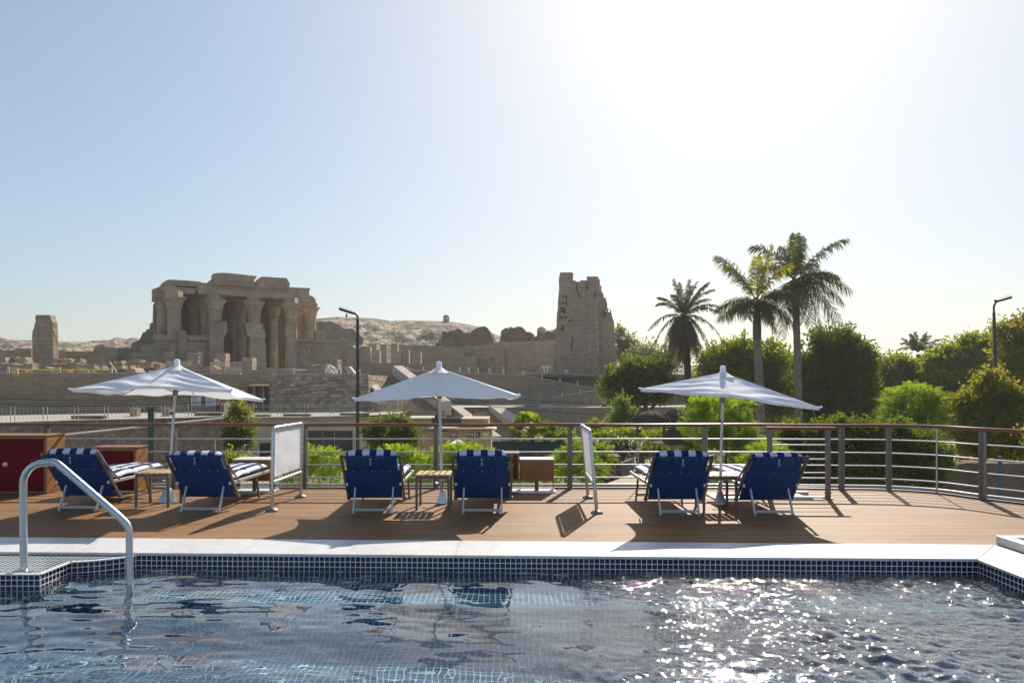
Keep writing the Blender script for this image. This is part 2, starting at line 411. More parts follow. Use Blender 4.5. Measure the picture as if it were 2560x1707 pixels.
def rot(p, z=None):                                # pool frame -> world
    x, y = p[0], p[1]; return (x, y - .030*x, p[2] if len(p) > 2 else z)
PXR = 4.72                                         # right pool wall
# coping: marble slabs as one kerb with a rounded nose
mb = MB()
prof = [(0.0,-.0012),(.0,.012),(-.53,.012),(-.552,.004),(-.556,-.008),(-.548,-.020),(-.50,-.022)]
y0 = 7.63
ca = [(-12, 8.02-.0), (PXR+.58, y0-.03*(PXR+.58)+.06)]
pts_top = []
def strip(a, b, c, d, z0, z1): mb.prism([(a[0],a[1],z0),(b[0],b[1],z0),(c[0],c[1],z0),(d[0],d[1],z0)], (0,0,z1-z0))
strip((-12, 7.40), (PXR, poolY(PXR)-.02), (5.33, 7.535), (-12, 8.10), -.022, .010)
strip((PXR, poolY(PXR)-.02), (PXR-.10, 3.0), (5.40, 3.0), (5.33, 7.535), -.0225, .0095)
cop = mb.build('pool_coping', M['marble'], base=(0,0,0), bevel=.008); tag(cop, kind='structure')
# pool shell: walls, bench and floor, tiled
FZ = -1.22
mb = MB()
def wq(a, b, z0, z1): mb.quad((a[0],a[1],z0),(b[0],b[1],z0),(b[0],b[1],z1),(a[0],a[1],z1))
wl = (-12, 7.42); wr = (PXR+.015, poolY(PXR)); fr = (PXR-.12, 1.2); fl = (-12, 1.2)
wq(wl, wr, FZ, -.0215); wq(wr, fr, FZ, -.0215)
pool = mb.build('swimming_pool', M['tile'], base=(0,0,0)); tag(pool, kind='structure'); mb = MB()
mb.quad((-12,1.2,FZ),(fr[0],1.2,FZ),(wr[0],wr[1],FZ),(-12,wl[1],FZ))
BZ = -.46
mb.quad((-3.62, 6.38, BZ), (PXR-.02, 6.10, BZ), (PXR+.01, poolY(PXR)-.002, BZ), (-3.62, poolY(-3.62)-.002, BZ))
mb.quad((-3.62, 6.38, FZ), (PXR-.02, 6.10, FZ), (PXR-.02, 6.10, BZ), (-3.62, 6.38, BZ)); mb.quad((-3.62,6.38,FZ),(-3.62,7.18,FZ),(-3.62,7.18,BZ),(-3.62,6.38,BZ))
# near left floor rises in a shallow shelf
mb.quad((-12,1.2,-.78),(-1.1,1.2,-.78),(-1.6,4.35,-.78),(-12,4.55,-.78)); mb.quad((-12,4.55,FZ),(-1.6,4.35,FZ),(-1.6,4.35,-.78),(-12,4.55,-.78)); mb.quad((-1.1,1.2,FZ),(-1.6,4.35,FZ),(-1.6,4.35,-.78),(-1.1,1.2,-.78))
pfl = mb.build('pool_floor', M['floor_tile'], base=(0,0,0)); tag(pfl, kind='structure')
# entry platform with its rounded step and the lower step in the water
mb = MB()
arc = [(-4.47, 6.904)] + [(-4.47+.30*math.sin(t)+.08*t, 6.904+.02+.17*(1-math.cos(t))+.02*t) for t in (0.35,.7,1.05,1.3)]
arc = [(-4.47,6.904),(-4.36,6.925),(-4.24,6.965),(-4.14,7.015),(-4.05,7.075),(-3.98,7.135),(-3.94,7.197)]
platp = [(-12, 6.48), (-4.47, 6.466)] + arc + [(-12, 7.42)]
mb.prism([(x, y, -1.2) for x, y in platp], (0,0,1.2-.0225))
plat = mb.build('entry_platform', M['tile'], base=(0,0,-1.2)); tag(plat, kind='structure')
mb = MB()
lo = [(-4.465, 6.47), (-4.30, 6.478), (-4.10,6.50),(-3.90,6.545),(-3.72,6.62),(-3.58,6.73),(-3.47,6.88),(-3.42,7.03),(-3.40,7.18)]
mb.prism([(x, y, -1.2) for x, y in lo] + [(-4.465,7.2,-1.2)], (0,0,1.2-.245))
st = mb.build('entry_step', M['tile'], base=(0,0,-1.2)); tag(st, kind='structure')
mb = MB()
def nosing(path, z, w=.022, h=.012):
    for a, b in zip(path[:-1], path[1:]): mb.beam((a[0],a[1],z), (b[0],b[1],z), w, h)
nosing([(-12,6.478),(-4.475,6.47)], -.0185, .035); nosing([(-4.478,6.47)]+arc, -.0183, .035)
nosing(lo, -.243, .03); ns = mb.build('step_nosing', M['grout'], base=(0,0,-.5)); tag(ns, kind='structure'); mb = MB(); nosing([(-3.62,6.385),(PXR-.03,6.105)], BZ+.001, .085)
ns = mb.build('ledge_nosing', M['white_paint'], base=(0,0,-.5)); tag(ns, kind='structure')

# jets in the wall
for i, px in enumerate((505, 660, 848, 1002, 1151, 1310, 1465, 1620, 1778, 1941, 2098, 2260)):
    X = (px-CX)/F*7.1; r = .058 if i % 2 == 1 else .042
    y = poolY(X)-.004; mb = MB()
    mb.lathe((0,0,0), [(r,0),(r,.006),(r*.82,.012),(r*.8,.008),(r*.35,.008),(r*.3,.014)], 20)
    mb.v = [(X+a, y-c, -.225+b) for a, b, c in mb.v]
    o = mb.build('pool_jet', M['grout'], base=(X, y, -.225))
    nth = ('first','second','third','fourth','fifth','sixth','seventh','eighth','ninth','tenth','eleventh','twelfth')[i]
    tag(o, f"{'wide' if i%2 else 'small'} round white pool jet under the waterline, {nth} from the left", 'pool jet', 'pool jets in the tiled far wall')

# water: real waves; long slow swell on the left, busy ripples on the right
def mk_water():
    t = NT('pool_water'); t.t.nodes.remove(t.p)
    v = t.coord('Object')
    sp = t.n('ShaderNodeSeparateXYZ'); t.l(v, sp.inputs[0])
    k = t.n('ShaderNodeMapRange'); k.inputs[1].default_value = .3; k.inputs[2].default_value = 1.7; k.inputs[3].default_value = .0; k.inputs[4].default_value = 1.0
    t.l(t.math('ADD', sp.outputs[0], t.math('MULTIPLY', t.math('SUBTRACT', t.noise(v, .8, 2), .5), 2.0)), k.inputs[0])
    n2 = t.noise(t.coord('Object', (1, 1.6, 1), (0,0,.35)), 16, 2, .5, .6)
    h = t.math('MULTIPLY', n2, k.outputs[0])
    b = t.n('ShaderNodeBump'); b.inputs['Strength'].default_value = 1; b.inputs['Distance'].default_value = .010; t.l(h, b.inputs['Height'])
    rf = t.n('ShaderNodeBsdfRefraction'); rf.inputs['IOR'].default_value = 1.33; rf.inputs['Roughness'].default_value = 0; rf.inputs['Color'].default_value = (.76,.98,1.0,1)
    gl = t.n('ShaderNodeBsdfGlossy'); gl.inputs['Roughness'].default_value = .025; gl.inputs['Color'].default_value = (1,1,1,1)
    fz = t.n('ShaderNodeFresnel'); fz.inputs['IOR'].default_value = 1.45
    for n in (gl, fz): t.l(b.outputs[0], n.inputs['Normal'])
    tp = t.n('ShaderNodeBsdfTransparent'); tp.inputs[0].default_value = (.85,.98,1,1)
    m0 = t.n('ShaderNodeMixShader'); m0.inputs[0].default_value = .15; t.l(rf.outputs[0], m0.inputs[1]); t.l(tp.outputs[0], m0.inputs[2])
    ms = t.n('ShaderNodeMixShader'); t.l(t.math('MINIMUM', t.math('MULTIPLY', fz.outputs[0], 1.65), .95), ms.inputs[0]); t.l(m0.outputs[0], ms.inputs[1]); t.l(gl.outputs[0], ms.inputs[2])
    t.l(ms.outputs[0], t.out.inputs[0]); return t.m
M['water'] = mk_water()
wr_ = np.random.default_rng(42)
def comps(n, l0, l1, slope, main, spread):
    L = np.exp(wr_.uniform(math.log(l0), math.log(l1), n)); th = main+spread*wr_.normal(size=n); k = 2*math.pi/L
    a = slope*math.sqrt(2/n)/k; return list(zip(k*np.cos(th), k*np.sin(th), a, wr_.uniform(0, 6.28, n)))
SW = comps(9, .45, 1.2, .036, 1.15, .6); SW2 = comps(14, .12, .40, .032, 1.2, .8); RP_ = comps(44, .07, .34, .20, 1.1, 1.3)
def wave(X, Y):
    q = .5+.5*np.sin(1.1*X+2.2*np.sin(.8*Y)+.6)
    edge = X+.55*np.sin(Y*1.9+.4)+.25*np.sin(Y*4.3)
    k = np.clip((edge-.35)/1.3, 0, 1); k = k*k*(3-2*k)
    h = sum(a*np.sin(kx*X+ky*Y+p) for kx, ky, a, p in SW) + sum(a*np.sin(kx*X+ky*Y+p) for kx, ky, a, p in SW2)*(.55+1.1*q)
    h = h + sum(a*np.sin(kx*X+ky*Y+p+.6*np.sin(1.3*X+.9*Y)) for kx, ky, a, p in RP_)*(.20*q*np.clip((X+3)/3, 0, 1)+k*(.75+.45*np.sin(2.3*X+1.7*Y)))
    for (cx_, cy_, a) in ((2.7,6.0,.0012),(3.9,4.7,.0010)):
        r = np.hypot(X-cx_, (Y-cy_)); h = h + a*np.sin(r*46)*np.exp(-r*1.9)
    return h
xs = np.concatenate([np.linspace(-12, -5.3, 40), np.linspace(-5.28, 0, 300), np.linspace(.009, 4.9, 520)]); ys = np.linspace(1.25, 7.3, 520)
GX, GY = np.meshgrid(xs, ys)
lim = 7.09-.03*GX; GYc = 1.25+(GY-1.25)/(7.3-1.25)*(lim-1.25)
GZ = WZ + wave(GX, GYc)*np.clip((lim-GYc)*2.2+.3, .3, 1)
V = np.stack([GX, GYc, GZ], -1).reshape(-1, 3); nx = len(xs); ny = len(ys)
I = np.arange(nx*ny).reshape(ny, nx); Q = np.stack([I[:-1,:-1], I[:-1,1:], I[1:,1:], I[1:,:-1]], -1).reshape(-1, 4)
cxq = V[Q].mean(1); Q = Q[cxq[:,0] < PXR+.02]
wt = npmesh('pool_water', V, Q, M['water'], base=(0,0,0)); wt.data.polygons.foreach_set('use_smooth', [True]*len(wt.data.polygons)); tag(wt, kind='structure')
wt.cycles.is_caustics_caster = True; pool.cycles.is_caustics_receiver = True; pfl.cycles.is_caustics_receiver = True; plat.cycles.is_caustics_receiver = True; st.cycles.is_caustics_receiver = True; sun.cycles.is_caustics_light = True

# raised white kerb of a second basin at the right
mb = MB()
for (x0,x1,y0_,y1_) in ((5.37,5.50,4.2,7.44),(5.37,8.0,7.44,7.58)): mb.box(x0,x1,y0_,y1_,.002,.105)
kb = mb.build('raised_kerb', M['marble'], bevel=.012); tag(kb, 'low white stone kerb of a raised basin at the right deck edge', 'kerb')
mb = MB(); mb.box(5.505,8.0,4.2,7.435,.004,.055); bs = mb.build('basin_infill', M['steel_dark'], kb)  # dark slab filling the inside of the kerb

# ------------------------------------------------------------ pool handrail
t = thing('pool_handrail', (-4.72, 6.6, -.02), 'polished steel pool handrail sloping from the tiled platform into the water', 'handrail')
pts = [(-4.72,6.6,-.02),(-4.725,6.6,.80)]
for a in np.linspace(0, 90, 7): pts.append((-4.725+.20*(1-math.cos(R(a)))+.0, 6.6, .82+.20*math.sin(R(a))))
pts += [(-4.44,6.6,1.03)]
q0 = Vector((-4.40,6.6,1.02)); q1 = Vector((-3.76,6.6,.47))
pts += [(-4.40,6.6,1.018), tuple(q0.lerp(q1,.04)), tuple(q0.lerp(q1,.96)), (-3.725,6.6,.43), (-3.705,6.6,.385), (-3.70,6.6,.33), (-3.68,6.6,-1.0)]
mb = MB(); mb.tube(pts, .033, 20); mb.build('tube', M['steel'], t, smooth=50)
mb = MB(); mb.lathe((-4.72,6.6,-.0215), [(.085,0),(.085,.008),(.06,.016),(.04,.02)], 24); mb.build('base_flange', M['steel'], t, smooth=True)

# ------------------------------------------------------------ deck railing
rl = thing('deck_railing', (0, 11.55, 0), 'steel ship railing with a varnished wooden handrail running round the deck edge', 'railing')
def smooth_path(P, n=8):
    P = [Vector(p) for p in P]; o = []
    for i in range(len(P)-1):
        p0 = P[max(i-1,0)]; p1 = P[i]; p2 = P[i+1]; p3 = P[min(i+2, len(P)-1)]
        for k in range(n):
            u = k/n; o.append(.5*((2*p1)+(-p0+p2)*u+(2*p0-5*p1+4*p2-p3)*u*u+(-p0+3*p1-3*p2+p3)*u**3))
    return o+[P[-1]]
RP = [(x, y, 0) for x, y in RAIL]
curve = smooth_path(RP, 6)
def up(path, z): return [(p.x, p.y, z+.004*math.sin(p.x*2.1)*(z > 1)) for p in path]
mb = MB()
hr = up(curve, 1.075)
# oval wooden section
ring = [(-.034,-.02),(-.036,.006),(-.024,.024),(0,.030),(.024,.024),(.036,.006),(.034,-.02),(.02,-.026),(-.02,-.026)]
n0 = len(ring); k0 = 0
for i, p in enumerate(hr):
    a = Vector(hr[max(i-1,0)]); b = Vector(hr[min(i+1,len(hr)-1)]); d = (b-a).normalized(); s_ = Vector((-d.y, d.x, 0)).normalized()
    for u, v in ring: mb.v.append(tuple(Vector(p)+s_*u+Vector((0,0,v))))
for i in range(len(hr)-1):
    for j in range(n0):
        a = i*n0+j; b = i*n0+(j+1)%n0; mb.f.append((a, b, b+n0, a+n0))
mb.build('handrail', M['rail_wood'], rl, smooth=60)
for z, r in ((.84,.0115),(.62,.0115),(.405,.0115),(.19,.0115)):
    mb = MB(); mb.tube([(x, y+.0, z) for x, y, _ in up(curve, z)], r, 8); mb.build('rod', M['rod'], rl, smooth=60)
mb = MB(); mb.tube([(p.x, p.y, .062) for p in curve], .024, 10); mb.build('toe_rail', M['rod'], rl, smooth=60)
mb = MB()
for a, b in zip(curve[:-1], curve[1:]): mb.beam((a.x,a.y+.03,.012),(b.x,b.y+.03,.012), .05, .02)
mb.build('deck_edge_bar', M['alu_grey'], rl)
for i, (x, y) in enumerate(RAIL[1:14]):
    if x == 6.86: continue
    a = Vector(RAIL[i]); b = Vector(RAIL[i+2]); d = (b-a).normalized(); s_ = Vector((-d.y, d.x)); mb = MB()
    for o_ in (-.021, .021):
        for _ in (0,):
            p = Vector((x, y)) + d*o_
            mb.beam((p.x,p.y,.0),(p.x,p.y,1.05), .034, .085, up=(s_.x, s_.y, 0))
    mb.beam((x,y,1.03),(x,y,1.05), .09, .06); mb.beam((x,y,.0),(x,y,.014), .11, .10)
    for z in (.06,.15): mb.tube([(x-d.x*.06,y-d.y*.06,z),(x+d.x*.06,y+d.y*.06,z)], .010, 6)
    mb.build('post', M['steel_dark'], rl)
for px, zt in ((537,.84),(1262,.40),(1596,.84),(2340,1.05)):
    if px == 2340: x, y = 6.86, 11.03
    else: x = (px-CX)/F*11.55; y = 11.56
    mb = MB(); mb.tube([(x,y,.0),(x,y,zt)], .008 if px < 2300 else .012, 8); mb.build('stanchion', M['steel'], rl)

# inner gate rail in front of the boarding hatch
gt = thing('gate_rail', (4.43, 10.56, 0), 'short inner gate rail with wooden handrail behind the rightmost lounger', 'rail gate')
mb = MB(); hx = [(3.93,10.58,1.09),(4.4,10.56,1.088),(5.0,10.54,1.086)]
for a, b in zip(hx[:-1], hx[1:]): mb.beam(a, b, .068, .046)
mb.build('handrail', M['rail_wood'], gt, bevel=.014)
for x in (3.985, 4.886):
    mb = MB(); mb.beam((x,10.56,0),(x,10.56,1.066), .030+.03, .075, up=(0,1,0)); mb.build('post', M['steel_dark'], gt, bevel=.004)
    mb = MB(); mb.box(x-.07,x+.07,10.50,10.62,.001,.014)
    for z in (.04,.09): mb.tube([(x-.05,10.55,z),(x+.05,10.55,z)], .012, 6)
    mb.build('base_plate', M['steel_dark'], gt)
for z in (.83,.61,.40,.185):
    mb = MB(); mb.tube([(3.985,10.56,z),(4.886,10.55,z)], .0115, 8); mb.build('rod', M['rod'], gt, smooth=True)
# boarding hatch / white mat on the deck
t = thing('deck_hatch', (3.9, 10.75, 0), 'flat white hatch cover lying on the deck beside the gate rail', 'hatch')
mb = MB(); mb.prism([(3.1,10.45,.004),(4.62,10.45,.004),(4.55,10.9,.004),(3.1,10.9,.004)], (0,0,.02)); mb.build('cover', M['white_paint'], t, bevel=.004)
mb = MB(); mb.box(4.1,4.75,10.93,11.0,.004,.05); mb.beam((4.3,10.5,.035),(4.8,10.47,.035), .06, .02); mb.build('latch_bar', M['aluminium'], t, bevel=.004)

# ------------------------------------------------------------ sun loungers
def make_lounger(roll, label):
    t = thing('sun_lounger', (0,0,0), label, 'sun lounger', 'blue sun loungers in a row on the deck')
    for s in (-1, 1):
        x = .392*s; m1 = MB(); m1.beam((x,.335,.165),(x,-.145,.795), .030, .045); m1.tube([(x,.345,.15),(x,.33,.185)], .03, 8); m1.tube([(x,-.155,.785),(x,-.14,.82)], .026, 8)
        m1.build('back_frame', M['alu_grey'], t, bevel=.006)
        m2 = MB(); m2.beam((x*.94,.10,.39),(x*.94,1.58,.372), .028, .045); m2.build('side_rail', M['aluminium'], t, bevel=.006)
        # folding stay between seat rail and back
        m2 = MB(); m2.beam((x*1.05,.30,.40),(x*1.05,-.03,.66), .012, .026); m2.tube([(x*1.0,-.03,.66),(x*1.07,-.03,.66)], .018, 8); m2.build('stay', M['alu_grey'], t)
        m3 = MB(); m3.beam((x*.90,1.06,.36),(x*.90,1.22,.006), .024, .042, up=(0,1,0)); m3.build('front_leg', M['alu_grey'], t, bevel=.004)
        m3 = MB(); m3.beam((.262*s,.16,.34),(.262*s,0,.012), .022, .036, up=(0,1,0)); m3.box(.262*s-.016,.262*s+.016,-.016,.018,0,.03); m3.build('rear_leg', M['aluminium'], t, bevel=.004)
    m = MB(); m.beam((-.262,.018,.052),(.262,.018,.052), .018, .036); m.build('rear_crossbar', M['aluminium'], t, bevel=.004)
    m = MB(); m.beam((-.35,1.185,.085),(.35,1.185,.085), .018, .034); m.build('front_crossbar', M['aluminium'], t, bevel=.004)
    m = MB(); m.beam((-.37,1.57,.375),(.37,1.57,.375), .028, .045); m.build('foot_bar', M['aluminium'], t, bevel=.006)
    # back sling: lower panel hangs low, upper panel is narrower
    def sling(name, x, p, q, thick, belly):
        m = MB(); n = 8; k = 6
        for f_, th in ((0, 0), (1, thick)):
            for i in range(n+1):
                u = i/n
                for j in range(k+1):
                    w_ = j/k; b = belly*math.sin(math.pi*w_)*math.sin(math.pi*u)
                    xx = (2*w_-1)*(x[0]*(1-u)+x[1]*u); m.v.append((xx, p[0]*(1-u)+q[0]*u - b - th*.75, p[1]*(1-u)+q[1]*u - b*.6 - th*.5))
        N = (n+1)*(k+1)
        for i in range(n):
            for j in range(k):
                a = i*(k+1)+j; m.f.append((a, a+1, a+k+2, a+k+1)); m.f.append((N+a, N+a+k+1, N+a+k+2, N+a+1))
        ring_ = [j for j in range(k+1)] + [i*(k+1)+k for i in range(1, n+1)] + [n*(k+1)+j for j in range(k-1, -1, -1)] + [i*(k+1) for i in range(n-1, 0, -1)]
        for a, b in zip(ring_, ring_[1:]+ring_[:1]): m.f.append((a, b, b+N, a+N))
        return m.build(name, M['blue'], t, smooth=50)
    lowp = sling('back_sling', (.372,.385), (.290,.178), (.000,.600), .012, .022)
    upp = sling('head_sling', (.337,.344), (.045,.555), (-.140,.797), .012, .008)
    m = MB(); m.tube([(-.375,-.150,.795),(.375,-.150,.795)], .016, 8); m.build('top_bar', M['blue'], upp, smooth=60)
    m = MB()
    for i in range(7):
        x = -.27+.09*i; m.lathe((x,-.158,.770), [(.0045,0),(.0045,.006)], 8)
    for i in range(5): m.lathe((-.26+.13*i,-.022,.582), [(.006,0),(.006,.006)], 8)
    m.build('eyelets', M['aluminium'], upp)
    # towel covered mattress: over the top of the back, down to the seat and out to the foot
    cl = [(-.120,.797),(-.128,.808+.015*roll),(-.100,.818+.034*roll),(-.055,.815+.032*roll),(.00,.785+.01*roll),(.12,.655),(.24,.515),(.32,.445),(.46,.435),(.62,.455),(.80,.45),(.86,.438),(.92,.452),(1.15,.455),(1.40,.45),(1.58,.448),(1.62,.435)]
    th = [.012,.03,.042,.045,.05,.055,.055,.05,.05,.055,.055,.045,.055,.055,.055,.05,.02]
    m = MB(); W = [.335]*len(cl); nx_ = 12
    rows = []
    for i, ((y, z), h) in enumerate(zip(cl, th)):
        a = Vector(cl[max(i-1,0)]); b = Vector(cl[min(i+1,len(cl)-1)]); d = (b-a).normalized(); nn = Vector((-d.y, d.x)); rows.append((Vector((y,z)), nn, h, W[i]))
    for (c_, nn, h, w_) in rows:
        # closed section: top surface left->right then underside right->left
        for side in (1, -1):
            for j in range(nx_+1):
                u = j/nx_ if side == 1 else 1-j/nx_; x = (2*u-1); e = (1-abs(x)**6)
                p = c_ + nn*side*h*(.25+.75*e)*(.95 if side > 0 else .6); m.v.append((x*w_*(1 if e > .01 else .985), p.x, p.y))
    L = 2*(nx_+1)
    for i in range(len(rows)-1):
        for j in range(L):
            a = i*L+j; b = i*L+(j+1)%L; m.f.append((a, b, b+L, a+L))
    m.f.append(tuple(range(L))); m.f.append(tuple((len(rows)-1)*L+j for j in reversed(range(L))))
    m.build('towel_mattress', M['towel'], t, smooth=60)
    m = MB(); m.tube([(0,-.165,.765),(0,-.160,.74),(-.010,-.156,.71),(-.010,-.152,.69),(0,-.150,.678),(.010,-.152,.69),(.010,-.156,.71),(0,-.160,.738)], .0024, 6); m.box(-.016,.016,-.166,-.160,.762,.769)
    m.build('cord_loop', M['white_paint'], t)
    return t
LNG = [(-6.065, 9.53, -1.5, 'leftmost lounger, blue back with thick striped towel, beside the big red locker'),
       (-4.305, 9.42, -1, 'second lounger from the left, between the slatted table and the left canvas screen'),
       (-1.91, 9.34, 1.5, 'third lounger from the left, between the left canvas screen and a slatted table'),
       (-.405, 9.32, 0, 'fourth lounger from the left, in front of the open wooden cabinet'),
       (2.27, 9.23, 1, 'fifth lounger from the left, its foot end showing left, near the right canvas screen'),
       (3.535, 9.21, 2.5, 'rightmost lounger, leaning slightly, in front of the inner gate rail')]
L0 = make_lounger(1.0, LNG[0][3]); L1 = make_lounger(.15, LNG[1][3])
loungers = [L0, L1, copy_tree(L0), copy_tree(L0), copy_tree(L0), copy_tree(L1)]
for o, (x, y, a, lb) in zip(loungers, LNG):
    o.location = (x, y, 0); o.rotation_euler.z = R(a); o['label'] = lb
    
# ------------------------------------------------------------ slatted side tables
def make_table(label):
    t = thing('side_table', (0,0,0), label, 'side table', 'slatted wooden side tables')
    m = MB()
    for i in range(6): x = -.25+.0833*i; m.box(x+.008, x+.0753, -.235, .235, .478, .500)
    m.build('slatted_top', plank, t, bevel=.003)
    m = MB(); m.box(-.235,.235,-.215,-.195,.44,.4775); m.box(-.235,.235,.195,.215,.44,.4775); m.box(-.235,-.215,-.1948,.1948,.44,.477); m.box(.215,.235,-.1948,.1948,.44,.477); m.build('apron', M['alu_grey'], t)
    for x in (-.225,.225):
        for y in (-.205,.205): m = MB(); m.box(x-.0165,x+.0165,y-.0165,y+.0165,0,.4385); m.build('leg', M['alu_grey'], t, bevel=.003)
    return t
plank = plain('table_teak', (.42, .27, .14), .5, 0, .25, 5)
T0 = make_table('slatted side table between the two leftmost loungers')
tb = [T0, copy_tree(T0), copy_tree(T0)]
for o, (x, y, a, lb) in zip(tb, [(-5.18,10.02,2,'slatted side table between the two leftmost loungers'),(-1.12,9.83,0,'slatted side table between the third and fourth loungers, under the middle parasol'),(2.90,9.72,0,'slatted side table between the two rightmost loungers')]):
    o.location = (x, y, 0); o.rotation_euler.z = R(a); o['label'] = lb

# ------------------------------------------------------------ parasols
def make_parasol(base, apex, cn, label, lean, silver=False, wr=1.0, seed=1):
    """cn: front left, front right, back right, back left corner of the canopy"""
    t = thing('parasol', base, label, 'parasol', 'white rectangular parasols')
    A = Vector(apex); cn = [Vector(c) for c in cn]; cen = sum(cn, Vector())/4; rnd = random.Random(seed)
    fm = (cn[0]+cn[1])/2 + Vector((0,-.02,.055)); bm_ = (cn[2]+cn[3])/2 + Vector((0,.02,.055))
    rim = [(cn[0],fm,.05),(fm,cn[1],.05),(cn[1],cn[2],.17),(cn[2],bm_,.05),(bm_,cn[3],.05),(cn[3],cn[0],.17)]
    m = MB(); ns_, nt_ = 22, 16
    for (P, Q_, sg) in rim:
        k0 = len(m.v)
        for i in range(ns_+1):
            s_ = .03+.97*i/ns_
            for j in range(nt_+1):
                u = j/nt_; e = P.lerp(Q_, u); inw = (Vector((cen.x,cen.y,e.z))-e); inw.z = 0; inw.normalize()
                e2 = e + inw*sg*4*u*(1-u)
                p = A.lerp(e2, s_); p.z -= (.012 if sg < .1 else .03)*math.sin(math.pi*min(1, s_*.9))*4*u*(1-u)*1.0
                # slack folds running across the panel from rib to rib
                p.z += wr*.013*math.sin(s_*23+3*math.sin(u*4+seed)+seed)*4*u*(1-u)*s_ + .006*mn.noise(Vector((p.x*5, p.y*5, seed)))*4*u*(1-u)
                m.v.append(tuple(p))
        for i in range(ns_):
            for j in range(nt_):
                a = k0+i*(nt_+1)+j; m.f.append((a, a+1, a+nt_+2, a+nt_+1))
        # hem
        h0 = len(m.v)
        for j in range(nt_+1):
            x, y, z = m.v[k0+ns_*(nt_+1)+j]; m.v.append((x, y, z-.040-.002*math.sin(j*1.7+seed)))
        for j in range(nt_): m.f.append((k0+ns_*(nt_+1)+j, k0+ns_*(nt_+1)+j+1, h0+j+1, h0+j))
    cp = m.build('canopy', M['canopy'], t, smooth=35)
    m = MB()
    for c_ in cn:
        d = (c_-A); d.z = 0; d.normalize(); m.tube([c_-d*.03+Vector((0,0,-.01)), c_+d*.035+Vector((0,0,.012))], [.022,.010], 8)
    m.build('corner_pocket', M['canopy'], cp, smooth=True)
    # cap and finial
    m = MB(); m.lathe((A.x,A.y,A.z-.075), [(.17,0),(.09,.045),(.05,.075),(.042,.085),(.040,.15),(.034,.165),(.012,.172)], 16, lambda i, j: 1+.06*math.sin(j*2.4+i)*(i < 2)); m.build('cap', M['canopy'], cp, smooth=50)
    hub = Vector((A.x+(base[0]-A.x)*.18, A.y+(base[1]-A.y)*.18, A.z-.40))
    for P in (cn[0], cn[1], cn[2], cn[3], fm, bm_):
        m = MB(); m.tube([A+Vector((0,0,-.055)), P+Vector((0,0,-.028))], .0085, 6); m.build('rib', M['steel'], t, smooth=True)
        m = MB(); q = A.lerp(P, .42)+Vector((0,0,-.05)); m.tube([hub, q], .0075, 6); m.build('strut', M['steel'], t, smooth=True)
    m = MB(); m.tube([hub+Vector((0,0,-.05)), hub+Vector((0,0,.03))], .038, 14); m.tube([A+Vector((0,0,-.10)), A+Vector((0,0,-.05))], .034, 12); m.build('hub', M['steel_dark'], t, smooth=50)
    B = Vector(base)
    m = MB(); m.tube([B+Vector((0,0,.03)), B.lerp(A,.22), B.lerp(A,.5), A+Vector((0,0,-.06))], .0205, 14); m.build('pole', M['steel'], t, smooth=50)
    m = MB(); k4 = .10 if silver else .078; s4 = [(k4,k4),(k4,-k4),(-k4,-k4),(-k4,k4)]
    n = len(m.v); m.v += [(B.x+x, B.y+y, .004) for x, y in s4] + [(B.x+x*.42, B.y+y*.42, .185) for x, y in s4] + [(B.x+x*.30, B.y+y*.30, .205) for x, y in s4]
    m.f += [(0,3,2,1)] + [(k,(k+1)%4,4+(k+1)%4,4+k) for k in range(4)] + [(4+k,4+(k+1)%4,8+(k+1)%4,8+k) for k in range(4)] + [(8,9,10,11)]
    m.build('base', M['foil' if silver else 'steel'], t, bevel=.006 if not silver else 0, jit=.014 if silver else 0, sub=4 if silver else 0)
    p = B.lerp(A, .15); m = MB(); m.tube([p+Vector((0,0,-.05)), p+Vector((0,0,.05))], .029, 12); m.tube([p+Vector((-.075,0,0)), p+Vector((-.02,0,0))], .012, 8); m.lathe((p.x-.085,p.y,p.z-.02), [(.008,0),(.022,.01),(.022,.03),(.008,.04)], 10); m.build('clamp', M['steel'], t, smooth=50)
    m = MB(); m.tube([hub+Vector((-.03,-.01,-.04)), hub+Vector((-.05,-.03,-.22)), hub+Vector((-.045,-.03,-.30))], .004, 5); m.lathe((hub.x-.048,hub.y-.03,hub.z-.34), [(.01,0),(.024,.012),(.022,.035),(.008,.045)], 8); m.build('crank', M['dark_metal'], t)
    return t
M['foil'] = plain('crumpled_silver_cover', (.60,.60,.62), .25, .85, .1, 8, .6)
make_parasol((-5.20,10.31,0), (-5.045,10.28,2.05), [(-6.28,9.72,1.698),(-4.0,9.72,1.688),(-4.01,11.0,1.52),(-6.26,11.0,1.63)], 'left parasol, tilted away and showing its beige underside, over the two leftmost loungers', 1, True, 1.0, 1)
make_parasol((-1.035,10.14,0), (-1.075,10.05,2.01), [(-2.26,9.78,1.565),(.092,9.78,1.60),(.10,10.95,1.60),(-2.15,10.95,1.57)], 'middle parasol, level white canopy over the third and fourth loungers', 1, False, 1.25, 3)
make_parasol((3.06,10.04,0), (3.09,10.0,1.945), [(1.775,9.42,1.71),(4.245,9.42,1.452),(4.36,10.7,1.54),(2.17,10.85,1.70)], 'right parasol, canopy dipping to the right over the two rightmost loungers', 1, False, .8, 5)

